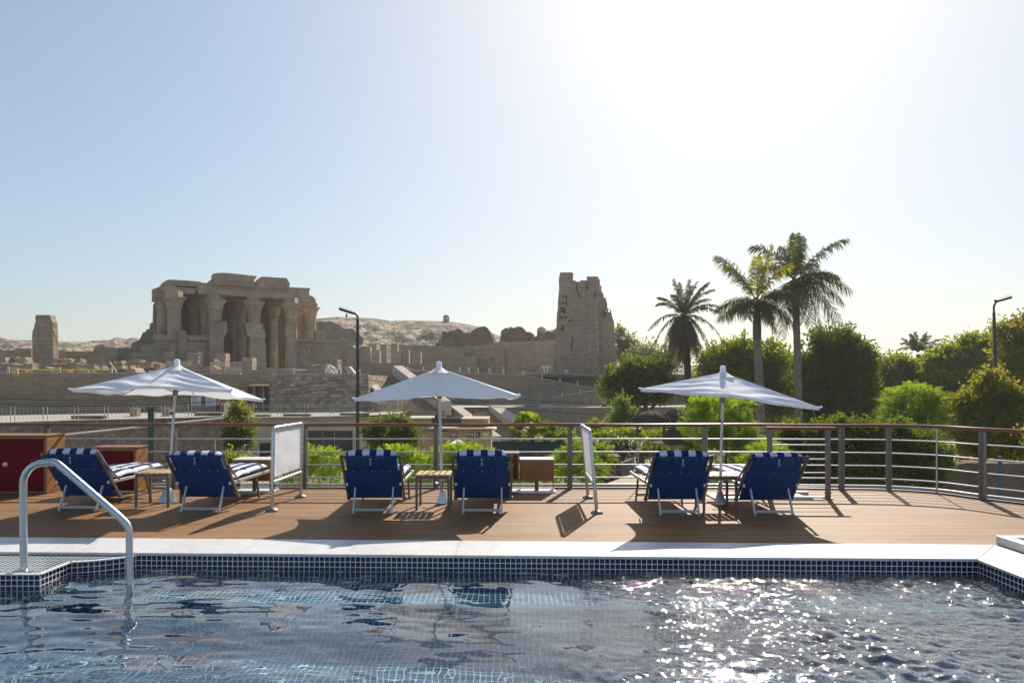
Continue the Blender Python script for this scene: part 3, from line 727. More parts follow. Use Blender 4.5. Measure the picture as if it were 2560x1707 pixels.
# ------------------------------------------------------------ canvas screens
def make_screen(f0, r0, f1, r1, label, seed):
    f0, r0, f1, r1 = map(Vector, (f0, r0, f1, r1))
    t = thing('canvas_screen', ((f0.x+r0.x)/2, (f0.y+r0.y)/2, 0), label, 'wind screen', 'white canvas screens laced in steel frames')
    m = MB(); e = .06
    pts = [f0+Vector((0,0,.02)), f0.lerp(f1,.95), f1+Vector((0,.012,-.02)), f1+Vector((0,.05,0)), r1+Vector((0,-.05,0)), r1+Vector((0,-.012,-.02)), r0.lerp(r1,.95), r0+Vector((0,0,.02))]
    m.tube(pts, .0235, 14); m.build('frame', M['steel'], t, smooth=50)
    lo0 = f0.lerp(f1,.345); lo1 = r0.lerp(r1,.345)
    m = MB(); m.tube([lo0, lo1], .021, 12); m.build('lower_bar', M['steel'], t, smooth=50)
    for b in (f0, r0):
        m = MB(); m.lathe((b.x,b.y,0), [(.088,0),(.086,.012),(.07,.03),(.042,.044),(.03,.048)], 20); m.build('foot', M['steel_dark'], t, smooth=50)
    # canvas, laced a little inside the frame, pulled into small scallops
    m = MB(); nu, nv = 40, 30
    a = f0.lerp(f1,.40); b = r0.lerp(r1,.40); c_ = r0.lerp(r1,.945); d = f0.lerp(f1,.945)
    for i in range(nv+1):
        for j in range(nu+1):
            u = j/nu; v = i/nv; U = .055+.89*u; Vv = v
            edge = .010*math.sin(u*math.pi*8)**2; ev = .008*math.sin(v*math.pi*7)**2
            Vv = v*(1-2*edge)+edge; U = .055+.89*(u*(1-2*ev)+ev)
            p = (a.lerp(b, U)).lerp(d.lerp(c_, U), Vv)
            fold = .006*mn.noise(Vector((u*2.3, v*3.1, seed)))+.0015*mn.noise(Vector((u*9, v*2, seed+4))) + .004*math.sin(u*37+2*math.sin(u*9))*(max(0, v-.88)/.12) + .004*math.sin(u*33+2*math.sin(u*7))*(max(0,.10-v)/.10)
            m.v.append((p.x+fold, p.y, p.z))
    for i in range(nv):
        for j in range(nu): q = i*(nu+1)+j; m.f.append((q, q+1, q+nu+2, q+nu+1))
    m.build('canvas', M['screen'], t, smooth=40)
    m = MB()
    for k in range(9):
        u = .07+.86*k/8; p = d.lerp(c_, u)+Vector((0,0,-.01)); q = f1.lerp(r1, u)+Vector((0,.03,0)); m.tube([p, q, q+Vector((.03,.02,.0)), p+Vector((0,.03,0))], .0035, 5)
        p = a.lerp(b, u)+Vector((0,0,.01)); q = lo0.lerp(lo1, u); m.tube([p, q+Vector((.024,0,0)), q+Vector((0,.01,-.022)), p+Vector((0,.03,0))], .0035, 5)
    for k in range(7):
        v = .45+.47*k/6
        for (g0, g1, e0, e1) in ((f0, f1, a, d), (r0, r1, b, c_)):
            q = g0.lerp(g1, v); w_ = (v-.40)/.545; s_ = 1 if g0 is f0 else -1
            p = e0.lerp(e1, w_)+Vector((0, s_*.06, 0)); m.tube([p, q+Vector((.024,0,0)), q+Vector((-.02,0,.01)), p+Vector((0,0,.03))], .0035, 5)
    m.build('lacing', M['screen'], t)
    return t
make_screen((-3.354,9.54,0), (-3.305,10.68,0), (-3.335,9.54,1.163), (-3.28,10.68,1.158), 'left canvas screen standing upright between the second and third loungers', 2)
make_screen((1.164,9.37,0), (1.181,10.60,0), (1.070,9.37,1.135), (1.075,10.60,1.135), 'right canvas screen leaning to the left, seen nearly edge on', 9)

# ------------------------------------------------------------ lockers and cabinets at the rail
def locker(name, x0, x1, y0, y1, z0, z1, label, knob):
    t = thing(name, ((x0+x1)/2, (y0+y1)/2, 0), label, 'locker', 'wooden lockers with red doors')
    m = MB(); e = .045
    m.box(x0,x1,y0,y1,z1-e,z1); m.box(x0,x0+e,y0,y1,z0,z1-e-.0005); m.box(x1-e,x1,y0,y1,z0,z1-e-.0005); m.box(x0+e,x1-e,y0,y1,z0,z0+.03); m.box(x0+e,x1-e,y1-.02,y1,z0+.03,z1-e)
    m.build('case', M['box_wood'], t, bevel=.005)
    m = MB(); m.box(x0-.012,x1+.012,y0-.015,y1+.01,z1+.001,z1+.018); m.build('top_board', M['box_wood'], t, bevel=.004)
    m = MB(); m.box(x0+e+.006,x1-e-.006,y0+.012,y0+.032,z0+.035,z1-e-.008); d = m.build('door', M['red'], t, bevel=.004)
    m = MB(); m.box(x0+e+.05,x1-e-.05,y0+.0115-.004,y0+.0118,z0+.08,z1-e-.05); m.build('door_panel', M['red'], d, bevel=.003)
    if knob: m = MB(); m.lathe((0,0,0), [(.04,0),(.04,.006),(.028,.012),(.018,.012),(.016,.03)], 16); m.v = [(knob[0]+a, y0+.0075-c, knob[1]+b) for a, b, c in m.v]; m.build('lock', M['steel'], d, smooth=True)
    return t
locker('fire_locker', -9.3, -7.50, 11.0, 11.45, .01, .93, 'large red-doored wooden locker at the left edge of the picture', (-8.17, .47))
locker('fire_locker', -6.86, -6.12, 11.12, 11.48, .01, .725, 'smaller red-doored wooden locker behind the first side table', None)
def wallbox(x0, x1, y0, label, group):
    t = thing('deck_cabinet', ((x0+x1)/2, y0+.18, 0), label, 'cabinet', group)
    m = MB(); m.box(x0,x1,y0,y0+.34,.195,.535); m.build('case', M['box_wood'], t, bevel=.006)
    m = MB(); m.box(x0-.006,x1+.006,y0-.006,y0+.345,.536,.552); m.build('top_board', M['white_paint'], t, bevel=.003)
    m = MB(); xm = (x0+x1)/2; m.box(xm-.03,xm+.03,y0+.12,y0+.2,.025,.1945); m.build('pedestal', M['alu_grey'], t)
    m = MB(); m.box(x0-.16,x1+.03,y0-.04,y0+.36,.002,.024); m.build('base_plate', M['white_paint'], t, bevel=.004)
    m = MB()
    for x in (x0+.004, x1-.004): m.box(x-.003,x+.003,y0+.01,y0+.33,.0245,.194)
    m.build('glass_side', M['pane'], t)
    return t
def mk_pane():
    t = NT('clear_pane'); t.t.nodes.remove(t.p); tr = t.n('ShaderNodeBsdfTransparent'); g = t.n('ShaderNodeBsdfGlossy'); g.inputs['Roughness'].default_value = .03; f = t.n('ShaderNodeFresnel'); f.inputs[0].default_value = 1.5
    tr.inputs[0].default_value = (.86,.92,.9,1); m = t.n('ShaderNodeMixShader'); t.l(f.outputs[0], m.inputs[0]); t.l(tr.outputs[0], m.inputs[1]); t.l(g.outputs[0], m.inputs[2]); t.l(m.outputs[0], t.out.inputs[0]); return t.m
M['pane'] = mk_pane()
wallbox(-4.53, -3.93, 11.08, 'plain wooden cabinet on a white base behind the foot of the second lounger', 'plain wooden cabinets at the rail')
wallbox(.13, .68, 11.08, 'plain wooden cabinet on a white base between the fourth lounger and the right canvas screen', 'plain wooden cabinets at the rail')
t = thing('open_cabinet', (-.02, 11.24, 0), 'open-fronted taller wooden cabinet with white fittings inside, right of the fourth lounger', 'cabinet')
m = MB(); x0, x1, y0, y1, z0, z1 = -.42, .118, 11.06, 11.40, .20, .655
m.box(x0,x1,y0,y1,z1-.03,z1); m.box(x0,x1,y0,y1,z0,z0+.03); m.box(x0,x0+.03,y0,y1,z0+.03,z1-.03); m.box(x1-.03,x1,y0,y1,z0+.03,z1-.03); m.box(x0+.03,x1-.03,y1-.02,y1,z0+.03,z1-.03)
m.build('case', M['box_wood'], t, bevel=.004)
m = MB(); m.box(-.20,-.12,11.25,11.33,.0,.1995); m.box(-.45,.12,11.04,11.42,0,.02); m.build('stand', M['alu_grey'], t)
m = MB(); m.lathe((-.03,11.2,z0+.031), [(.045,0),(.045,.012),(.022,.02),(.022,.10),(.035,.11),(.035,.13),(.022,.14),(.022,.24),(.03,.25),(.02,.27)], 14); m.build('fitting', M['white_paint'], t, smooth=50)
# ============================================================ THE RIVER BANK
GZ_ = -6.5                                          # garden level below the ship's deck
PZ = -1.6                                           # promenade level
# ground, river
mb = MB(); mb.quad((-1480,20,GZ_),(1480,20,GZ_),(1480,2580,GZ_),(-1480,2580,GZ_)); mb.quad((-1480,20,GZ_),(1480,20,GZ_),(1480,20,-9),(-1480,20,-9))
g = mb.build('ground', M['dust'], base=(0,0,GZ_)); tag(g, kind='structure')
def mk_river():
    t = NT('river_water'); v = t.coord(); t.set(Base_Color=(.03,.05,.045), Roughness=.08); t.bump(t.noise(v, 1.5, 4), .4, .05); return t.m
mb = MB(); mb.quad((-1480,-55,-8),(1480,-55,-8),(1480,20,-8),(-1480,20,-8)); rv = mb.build('river', mk_river(), base=(0,0,-8)); tag(rv, kind='structure')

def smooth_step(a): a = np.clip(a, 0, 1); return a*a*(3-2*a)
# plateau the temple stands on
near = [ground(x, y, PZ) for x, y in ((-260,1063),(0,1056),(166,1050.7),(372,1045.8),(460,1043.8),(560,1040),(625,1044),(776,1041),(920,1038),(985,1035),(1040,1023),(1100,1018),(1230,1018),(1540,1018),(1800,1016),(2700,1012))]
def footed(x, y, back):
    Y = ground(x, y, PZ).y+back; return Vector(((x-CX)/F*Y, Y, PZ))          # the wall foot lies behind the edge of its own shadow
far = [footed(x, y, 5.2) for x, y in ((-260,1046),(0,1041),(230,1036),(460,1031.5),(686,1032),(921,1030.5))]
farR = [footed(x, y, 3) for x, y in ((1000,1011),(1300,1009),(1560,1007),(2700,1004))]
mb = MB(); mb.poly([tuple(p) for p in near] + [(farR[-1].x, 125, PZ), (-90, 125, PZ)]); pr = mb.build('promenade', M['pave'], base=(0,0,PZ)); tag(pr, kind='structure')
TZ = 2.66
mb = MB(); pl = [(p.x, p.y+.35, TZ) for p in far] + [(at(921,930,96).x, 96.2, TZ), (at(985,930,96).x, 96.2, TZ), (farR[0].x, farR[0].y+.4, TZ), (farR[1].x, 106.4, TZ), (farR[-1].x, 110, TZ), (farR[-1].x+60, 420, TZ), (-260, 420, TZ), (-140, 66, TZ)]
mb.poly(pl); tt = mb.build('temple_terrace', M['dust'], base=(0,0,TZ)); tag(tt, kind='structure')

def wall_run(name, pts, z0, z1, th, mat, label, cat='wall', cope=None, jit=0):
    """a wall following ground points; cope=(width, height)"""
    P = [Vector((p[0], p[1], 0)) for p in pts]; m = MB(); c = MB()
    z1s = z1 if isinstance(z1, (list, tuple)) else [z1]*len(P)
    cx_ = sum(p.x for p in P)/len(P); cy_ = sum(p.y for p in P)/len(P)
    t = thing(name, (cx_, cy_, z0), label, cat)
    for i in range(len(P)-1):
        d = (P[i+1]-P[i]).normalized(); n = Vector((-d.y, d.x, 0)); 
        if n.y < 0: n = -n
        a, b = P[i], P[i+1]
        m.prism([(a.x,a.y,z0),(b.x,b.y,z0),(b.x,b.y,z1s[i+1]),(a.x,a.y,z1s[i])], n*th)
        if cope: 
            f = .08
            c.prism([(a.x-n.x*f,a.y-n.y*f,z1s[i]+.002),(b.x-n.x*f,b.y-n.y*f,z1s[i+1]+.002),(b.x-n.x*f,b.y-n.y*f,z1s[i+1]+cope),(a.x-n.x*f,a.y-n.y*f,z1s[i]+cope)], n*(th+2*f))
    m.build('wall_face', mat, t)
    if cope: c.build('coping', M['cope'], t)
    return t
# upper wall: plain part, then the part of mixed blocks
fx = lambda px, k: far[k].lerp(far[k+1], (px - (far[k].x/far[k].y*F+CX))/((far[k+1].x/far[k+1].y-far[k].x/far[k].y)*F))
w1 = wall_run('terrace_wall', [far[0],far[1],far[2],far[3],fx(600,3)], PZ-.2, 2.75, .5, M['promwall'], 'long plain brown block wall under the left part of the temple terrace', cope=.13)
w3 = wall_run('terrace_wall', [fx(676,3),far[4],far[5]], PZ-.2, 2.72, .6, M['blockwall'], 'wall of mixed pale and brown blocks right of the glazed entrance', cope=.10)
pE = far[5]
mb = MB(); mb.prism([(pE.x,pE.y+.02,PZ-.2),(pE.x,pE.y+.02,2.66),(pE.x-.02,95,2.66),(pE.x-.02,95,PZ-.2)], (-.5,0,0)); mb.build('wall_end', M['blockwall'], w3)
# entrance between them
FE = Face((fx(640,3).x, fx(640,3).y+.05), (far[4].x-far[3].x, far[4].y-far[3].y))
en = thing('entrance', tuple(FE.pt(638,1030)), 'dark glazed entrance with stone piers and an orange lintel in the terrace wall', 'entrance')
m = MB(); FE.rect(m, 598,678,935,961,-.05,.7); FE.rect(m, 598,618,961,1034,0,.6); FE.rect(m, 632,638,966,1032,-.02,.6); FE.rect(m, 655,660,966,1032,-.02,.6); FE.rect(m, 673,678,961,1034,-.02,.6); m.build('stone_frame', M['promwall'], en)
m = MB(); FE.rect(m, 590,674,962,965.5,-.9,.0); m.build('lintel_board', plain('orange_lintel', (.45,.20,.07), .6), en)
m = MB(); FE.rect(m, 618,673,965,1032,.35,.42); m.build('glass', M['glass_dark'], en)
# tall information boards on the wall
for a, b, lb in ((477,503,'left of two tall white information boards on the brown wall'),(513,540,'right of two tall white information boards on the brown wall')):
    FW = Face((fx(508,3).x, fx(508,3).y-.12), (far[4].x-far[3].x, far[4].y-far[3].y)); t = thing('information_board', tuple(FW.pt((a+b)/2,1025)), lb, 'notice board', 'tall white information boards')
    m = MB(); FW.rect(m, a,b,978,1014,0,.05); m.build('panel', M['white_paint'], t)
    m = MB()
    rr = random.Random(a)
    for y in range(981, 1012, 2):
        x1 = a+3+rr.uniform(10, 19); FW.rect(m, a+3, x1, y, y+.7, -.012, -.002)
    m.build('text_lines', plain('grey_print', (.30,.32,.34), .7), t)
    m = MB(); FW.rect(m, a-1.5,a-.3,976,1031,-.01,.07); FW.rect(m, b+.3,b+1.5,976,1031,-.01,.07); m.build('frame_post', M['dark_metal'], t)
# walls under the promenade
lw = [near[i] for i in range(6)]
wall_run('rubble_wall', [(p.x,p.y+.05) for p in lw], GZ_, PZ-.004, .6, M['rubble'], 'crazy rubble stone wall carrying the left promenade', cope=None)
bl = [near[6], near[7], near[8], near[9]]
pv = thing('lower_building', (bl[1].x, bl[1].y, GZ_), 'cream plastered building with large dark windows under the promenade', 'building')
FB = Face((bl[1].x, bl[1].y), (bl[2].x-bl[0].x, bl[2].y-bl[0].y))
# piers and lintel of the facade leave the openings free
m = MB(); FB.rect(m, 600,649,1050,1200,0,.5); FB.rect(m, 676,768,1050,1200,0,.5); FB.rect(m, 649,676,1050,1107,0,.5); FB.rect(m, 768,882,1050,1076,0,.5); FB.rect(m, 882,985,1050,1200,0,.5); FB.rect(m,768,882,1134,1200,0,.5); FB.rect(m,649,676,1150,1200,0,.5); m.build('wall', M['plaster'], pv)
m = MB(); FB.rect(m, 598,990,1042,1050,-.25,.6); m.build('edge_slab', M['sandstone'], pv)
wn = MB(); FB.rect(wn, 768,882,1076,1134,.3,.36); wo_ = wn.build('window', M['glass_dark'], pv)
m = MB(); 
for x in (806,836): FB.rect(m, x,x+1.2,1076,1134,.22,.3)
m.build('mullion', M['cream_iron'], wo_)
m = MB(); FB.rect(m, 843.5,844.6,1076,1130,.18,.24); m.build('red_strip', plain('red_strip', (.6,.02,.01), .5), wo_)
m = MB(); FB.rect(m, 649,676,1107,1150,.3,.36); m.build('door', M['black'], pv)
m = MB(); FB.rect(m, 655,670,1101,1104.5,-.03,.0); m.build('door_sign', plain('pale_green_sign', (.35,.48,.40), .6), pv)
wall_run('garden_wall', [near[9], near[10], near[11], ground(1128,1019,PZ)], GZ_, PZ-.006, .6, M['rubble'], 'stone wall with pale patches between the cream building and the lower steps')
wall_run('garden_wall', [ground(1228,1018.3,PZ), near[13], near[14], near[15]], GZ_, PZ-.006, .6, M['brickwall'], 'grey pitched stone wall below the promenade right of the lower steps')
# ramp wall in front at the left with its pale coping
rp = [at(-260,1110,50), at(100,1095,52), at(160,1090,53), at(370,1068,57), at(560,1047,62)]
wall_run('ramp_wall', rp, GZ_-.0, [p.z for p in rp], .5, M['rubble'], 'rubble ramp wall with a pale coping climbing to the right behind the lockers', cope=.14)

# steps between the terraces
def steps(name, n, a, b, label, mat):
    """a, b = ((px left, px right), Y, z) of the top and bottom step"""
    t = thing(name, tuple(at((b[0][0]+b[0][1])/2, HOR, b[1])-Vector((0,0,EYE-b[2]))), label, 'steps'); m = MB()
    for i in range(n):
        u = i/(n-1); Y = a[1]+(b[1]-a[1])*u; z = a[2]+(b[2]-a[2])*u; l = a[0][0]+(b[0][0]-a[0][0])*u; r = a[0][1]+(b[0][1]-a[0][1])*u
        d = (a[1]-b[1])/n; m.box((l-CX)/F*Y, (r-CX)/F*Y, Y, Y+d*1.6, z-1.2, z)
    m.build('treads', mat, t); return t
s1 = steps('terrace_steps', 22, ((922,990),97,2.85), ((930,1112),79,PZ+.1), 'broad stone steps rising from the promenade to the temple terrace', M['brickwall'])
m = MB(); a = at(983,914,97); b = at(1100,1003,79); m.prism([a, b, b-Vector((0,0,1.6)), a-Vector((0,0,1.6))], (1.3,.2,0)); m.build('balustrade', M['cope'], s1)
m = MB(); a = at(924,960,86); b = at(945,985,79); m.prism([a, b, b-Vector((0,0,1.2)), a-Vector((0,0,1.2))], (.9,0,0)); m.build('balustrade', M['cope'], s1)
s2 = steps('garden_steps', 20, ((1140,1226),93,PZ-.02), ((1210,1330),78,GZ_+.1), 'lower stone steps descending from the promenade to the garden', M['brickwall'])
m = MB(); a = at(1126,1014,92); b = at(1225,1090,79); m.prism([a, b, b-Vector((0,0,2.4)), a-Vector((0,0,2.4))], (1.3,.2,0)); m.build('balustrade', M['cope'], s2)
m = MB(); a = at(1222,1013,92); b = at(1345,1100,79); m.prism([a, b, b-Vector((0,0,2.4)), a-Vector((0,0,2.4))], (1.6,.2,0)); m.build('balustrade', M['cope'], s2)

# ramps right of the terrace steps
FR = Face((0,106))
rw = thing('ramp_wall', tuple(FR.pt(1260,1010)), 'brown block ramp wall sloping down to the right below the pylon', 'wall')
m = MB(); FR.prism(m, [(1000,1014),(1000,918),(1040,928),(1117,930),(1311,939),(1502,974),(1512,1014)], 0, .6); m.build('wall_face', M['brickwall'], rw)
m = MB()
for (x0,y0_),(x1,y1_) in (((1000,916),(1040,926)),((1040,926),(1117,928)),((1117,928),(1311,937)),((1311,937),(1504,972.5))): FR.prism(m, [(x0,y0_),(x1,y1_),(x1,y1_+2.2),(x0,y0_+2.2)], -.12,.75)
m.build('coping', M['cope'], rw)
FR2 = Face((0,98.5)); r2 = thing('ramp_wall', tuple(FR2.pt(1440,1012)), 'low ramp wall climbing from the promenade to the right, in front of the longer ramp', 'wall')
m = MB(); FR2.prism(m, [(1382,1012),(1382,994),(1508,973),(1530,968),(1530,1012)], 0, .5); m.build('wall_face', M['promwall'], r2)
m = MB(); FR2.prism(m, [(1382,991.5),(1508,970.5),(1530,966),(1530,968.5),(1508,973),(1382,994)], -.12,.62); m.build('coping', M['cope'], r2)
FR3 = Face((0,110)); r3 = thing('terrace_wall', tuple(FR3.pt(1500,1008)), 'terrace wall with a pale coping running below the tall pylon to the trees', 'wall')
m = MB(); FR3.prism(m, [(1295,1008),(1295,934),(1420,934),(1450,938),(2800,938),(2800,1008)], 0, .6); m.build('wall_face', M['brickwall'], r3)
m = MB(); FR3.prism(m, [(1295,934),(1295,931.5),(1422,931.5),(1452,935.5),(2800,935.5),(2800,938),(1450,938),(1420,934)], -.12,.7); m.build('coping', M['cope'], r3)

# ------------------------------------------------------------ desert hills
left_p = [(-700,838),(-200,842),(0,840.6),(17,845),(40,848),(80,849),(133,851),(170,852),(212,853),(234,850),(277,848),(285,843),(292,841.5),(305,842),(315,846),(325,843),(332,842),(342,843),(352,846),(430,838),(560,820),(700,803),(760,797),(800,794),(841,790),(892,791),(946,795),(977,801),(994,799),(1038,799),(1106,801),(1127,802),(1188,812),(1232,831),(1246,836),(1300,858),(1380,880),(1500,900),(1800,915),(3200,915)]
pxs = np.array([p[0] for p in left_p]); pys = np.array([p[1] for p in left_p])
YR = 330.0
nx_, ny_ = 620, 150
PX = np.linspace(-650, 2900, nx_); S = np.linspace(0, 1.25, ny_)
V = np.zeros((ny_, nx_, 3), np.float32)
for i, px in enumerate(PX):
    py = np.interp(px, pxs, pys); zr = EYE+(HOR-py)/F*YR
    for j, s_ in enumerate(S):
        Y = 175+(YR-175)*s_; X = (px-CX)/F*Y
        h = TZ-.3 + (zr-TZ)*(s_**.85 if s_ <= 1 else max(0, 1-(s_-1)*1.6))
        e = min(1, s_*3)*(1-min(1, max(0, s_-.0))**6 if s_ < 1 else 0)
        n_ = mn.fractal(Vector((X*.030, Y*.045, 0)), .9, 2.1, 5); n2 = abs(mn.noise(Vector((X*.05+3, Y*.07, 2))))
        amp = min(1.0, (zr-TZ)/20)
        h += e*amp*(2.2*n_ - 2.5*max(0, .30-n2)) + e*amp*1.5*mn.fractal(Vector((X*.16, Y*.16, 5)), .7, 2.1, 4) 
        V[j, i] = (X, Y, h)
I = np.arange(nx_*ny_).reshape(ny_, nx_); Q = np.stack([I[:-1,:-1], I[:-1,1:], I[1:,1:], I[1:,:-1]], -1).reshape(-1, 4)
def mk_hill():
    t = NT('desert_hill'); v = t.coord('Object')
    n = t.noise(t.coord('Object', (1,.7,2.5)), .045, 4, .6, 1.5); n2 = t.noise(v, .55, 3, .7)
    c = t.mix(t.ramp(n, [(.47, 0.), (.53, 1.)]), (.46,.36,.25), (.20,.155,.12)); c = t.mix(t.ramp(n2, [(.52, 0.), (.58, .85)]), c, (.12,.095,.075))
    t.set(Base_Color=c, Roughness=.95); t.bump(n2, 1.0, 1.2); t.set(**{'Specular_IOR_Level': .1}); return t.m
h = npmesh('hills', V.reshape(-1, 3), Q, mk_hill()); h.data.polygons.foreach_set('use_smooth', [True]*len(h.data.polygons)); tag(h, kind='structure')
# dark rock outcrops
def rock(mb, c, r, sx=1, sy=1, sz=1, seed=0, n=3):
    bm = bmesh.new(); bmesh.ops.create_icosphere(bm, subdivisions=n, radius=1); k0 = len(mb.v)
    for v in bm.verts:
        q = v.co.normalized(); d = 1+.35*mn.noise(q*1.6+Vector((seed, seed*.7, 0)))+.18*mn.noise(q*4+Vector((seed, 0, 3)))
        mb.v.append((c[0]+q.x*r*sx*d, c[1]+q.y*r*sy*d, c[2]+q.z*r*sz*d))
    bm.verts.index_update()
    for f in bm.faces: mb.f.append(tuple(k0+v.index for v in f.verts))
    bm.free()
sh = at(1115,800,329); t = thing('hilltop_shrine', tuple(sh), 'tiny roofless stone shrine with a window on the ridge of the desert hill', 'shrine')
Fs = Face((0,327)); m = MB(); Fs.prism(m, [(1108,803),(1108,791),(1111,787.5),(1115,787),(1119,788),(1122,791),(1122,803),(1118.5,803),(1118.5,793),(1113,793),(1113,803)], 0, 3.0); m.build('wall', M['mud'], t); m = MB(); Fs.rect(m, 1113,1118.5,796,803,.2,2.8); m.build('lower_wall', M['mud'], t)
mk = at(866,790,325); m = MB(); m.prism([mk+Vector((-.5,0,-1)), mk+Vector((.5,0,-1)), mk+Vector((.3,0,1.2)), mk+Vector((-.3,0,1.2))], (0,1,0)); tag(m.build('cairn', M['mud']), 'small dark marker on the hill ridge right of the temple', 'cairn')

def mound(px0, px1, prof, Y, label, depth=7):
    Fm = Face((0,Y)); m = MB(); base = 935
    nn = 44; ks = np.linspace(px0, px1, nn); tp = [np.interp(k, [p[0] for p in prof], [p[1] for p in prof]) for k in ks]
    rows = 16; lay = 5
    for d in range(lay):
        dd = depth*d/(lay-1)
        for i, k in enumerate(ks):
            for j in range(rows+1):
                u = j/rows; y = base+(tp[i]-base)*u; p = Fm.pt(k, y, 0)
                bulge = (1-u)*2.5 if d == 0 else 0
                sh_ = 1-.12*abs(d-1.5)/3.5*u
                q = Vector((p.x, p.y+dd-bulge, (p.z-TZ)*sh_+TZ)); nz = mn.noise_vector(q*.55)*.9+mn.noise_vector(q*1.7)*.35
                if j == 0: nz *= 0
                m.v.append(tuple(q+Vector(nz)*.8))
    def id(d, i, j): return (d*nn+i)*(rows+1)+j
    for i in range(nn-1):
        for j in range(rows): m.f.append((id(0,i,j),id(0,i+1,j),id(0,i+1,j+1),id(0,i,j+1))); m.f.append((id(lay-1,i,j),id(lay-1,i,j+1),id(lay-1,i+1,j+1),id(lay-1,i+1,j)))
        for d in range(lay-1): m.f.append((id(d,i,rows),id(d,i+1,rows),id(d+1,i+1,rows),id(d+1,i,rows)))
    for d in range(lay-1):
        for j in range(rows): m.f.append((id(d,0,j),id(d,0,j+1),id(d+1,0,j+1),id(d+1,0,j))); m.f.append((id(d,nn-1,j),id(d+1,nn-1,j),id(d+1,nn-1,j+1),id(d,nn-1,j+1)))
    o = m.build('mud_brick_ruin', M['mud']); return tag(o, label, 'ruin', 'eroded mud-brick ruins behind the enclosure wall')
mound(1085,1236,[(1085,862),(1098,845),(1108,826),(1120,822),(1148,820),(1160,828),(1178,826),(1186,815),(1200,810),(1214,812),(1228,825),(1236,850)],160,'left rounded mud-brick ruin below the hilltop shrine')
mound(1245,1330,[(1245,862),(1252,832),(1262,820),(1280,813),(1300,812),(1312,820),(1330,832)],158,'middle rounded mud-brick ruin between the two skyline gaps')
mound(1326,1392,[(1326,836),(1342,838),(1346,818),(1356,816),(1366,822),(1378,820),(1392,820)],156,'right mud-brick ruin touching the left side of the pylon')
mound(735,905,[(735,840),(740,800),(760,795),(800,796),(840,799),(855,812),(880,816),(905,835)],235,'dark rocky ruin on the slope right behind the temple',12)

# ------------------------------------------------------------ the temple
FT = Face((-54.2,125), (.86,.51))
temple = thing('temple', (-51, 134, TZ), 'ruined columned sandstone temple facade standing above the terrace wall', 'temple')
def tp(name, mat, *prisms, jit=.06, sub=1):
    m = MB()
    for poly, v0, v1 in prisms: FT.prism(m, poly, v0, v1)
    return m.build(name, M[mat], temple, jit=jit, sub=sub)
tp('cornice', 'sandstone', ([(536,711),(536,703),(533.5,684),(545,681.5),(578,683),(641,689.5),(641,693.5),(636,698),(636,704),(639,717)],-.9,2.6))
tp('cornice', 'sandstone', ([(643,718),(644,700),(650,693.5),(656,691),(718,695.5),(719.5,701),(724,707),(724,712),(722,721)],-.9,2.6))
tp('roll_moulding', 'sandstone', ([(541,711),(640,717.5),(722,723),(722,719.5),(640,713.5),(541,707)],-1.15,.6))
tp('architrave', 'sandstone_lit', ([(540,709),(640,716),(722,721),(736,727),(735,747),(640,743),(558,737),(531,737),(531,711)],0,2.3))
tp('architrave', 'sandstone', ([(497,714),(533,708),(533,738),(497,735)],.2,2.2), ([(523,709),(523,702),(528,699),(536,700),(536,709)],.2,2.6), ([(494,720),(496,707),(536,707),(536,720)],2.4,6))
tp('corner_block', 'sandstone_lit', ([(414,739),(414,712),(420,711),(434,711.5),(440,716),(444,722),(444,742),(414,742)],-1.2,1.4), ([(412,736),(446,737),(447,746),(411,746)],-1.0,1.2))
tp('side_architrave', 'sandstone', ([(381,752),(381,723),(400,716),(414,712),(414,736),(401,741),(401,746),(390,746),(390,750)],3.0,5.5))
tp('roof_slab', 'sandstone', ([(398,718),(403,709),(415,701),(424,698),(500,703.5),(506,708),(506,717),(444,715),(440,712)],5.0,12))
tp('roof_slab', 'sandstone', ([(508,712),(523,709),(535,709),(535,730),(508,728)],2.5,12))
tp('side_cornice', 'sandstone', ([(722,717.5),(772,720),(776,722),(773,727),(773,737),(722,735)],4.0,9.0), ([(735,735),(773,737),(783,742),(789,748),(790,756),(794,760),(794,766),(737,764)],4.0,8.0))
def zpy(py, Y): return EYE+(HOR-py)/F*Y
def column(u, v, r=1.15, z0=4.0, zc=14.7, zt=17.0, name='column', lotus=True, ab=18.15, seed=0):
    c = FT.P+FT.e*u+FT.n*v; m = MB()
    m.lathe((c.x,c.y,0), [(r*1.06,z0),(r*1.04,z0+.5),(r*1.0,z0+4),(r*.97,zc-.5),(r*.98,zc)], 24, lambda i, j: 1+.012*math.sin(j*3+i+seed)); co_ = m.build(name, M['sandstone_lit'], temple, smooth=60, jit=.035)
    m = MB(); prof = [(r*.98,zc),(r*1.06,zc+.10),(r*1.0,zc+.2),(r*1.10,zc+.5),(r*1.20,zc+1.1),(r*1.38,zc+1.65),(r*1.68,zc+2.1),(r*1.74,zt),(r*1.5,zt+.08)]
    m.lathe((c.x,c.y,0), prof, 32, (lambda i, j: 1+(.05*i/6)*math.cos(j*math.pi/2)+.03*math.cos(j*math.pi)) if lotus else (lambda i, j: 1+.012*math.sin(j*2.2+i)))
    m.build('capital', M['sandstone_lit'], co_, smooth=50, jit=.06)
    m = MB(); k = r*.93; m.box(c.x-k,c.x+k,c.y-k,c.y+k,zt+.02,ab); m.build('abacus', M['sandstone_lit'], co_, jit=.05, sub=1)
for u, lot in ((-6.8,False),(0,True),(6.8,True),(13.6,True)): column(u, .9, lotus=lot, seed=u, z0=2.7)
for px, v in ((436,7),(513,5.5),(486,9.5),(604,7.5),(586,13),(684,8),(704,13)):
    q = FT.pt(px, 850, v); column((Vector((q.x,q.y,0))-FT.P).dot(FT.e), v, .92, lotus=False, seed=px, z0=2.7)
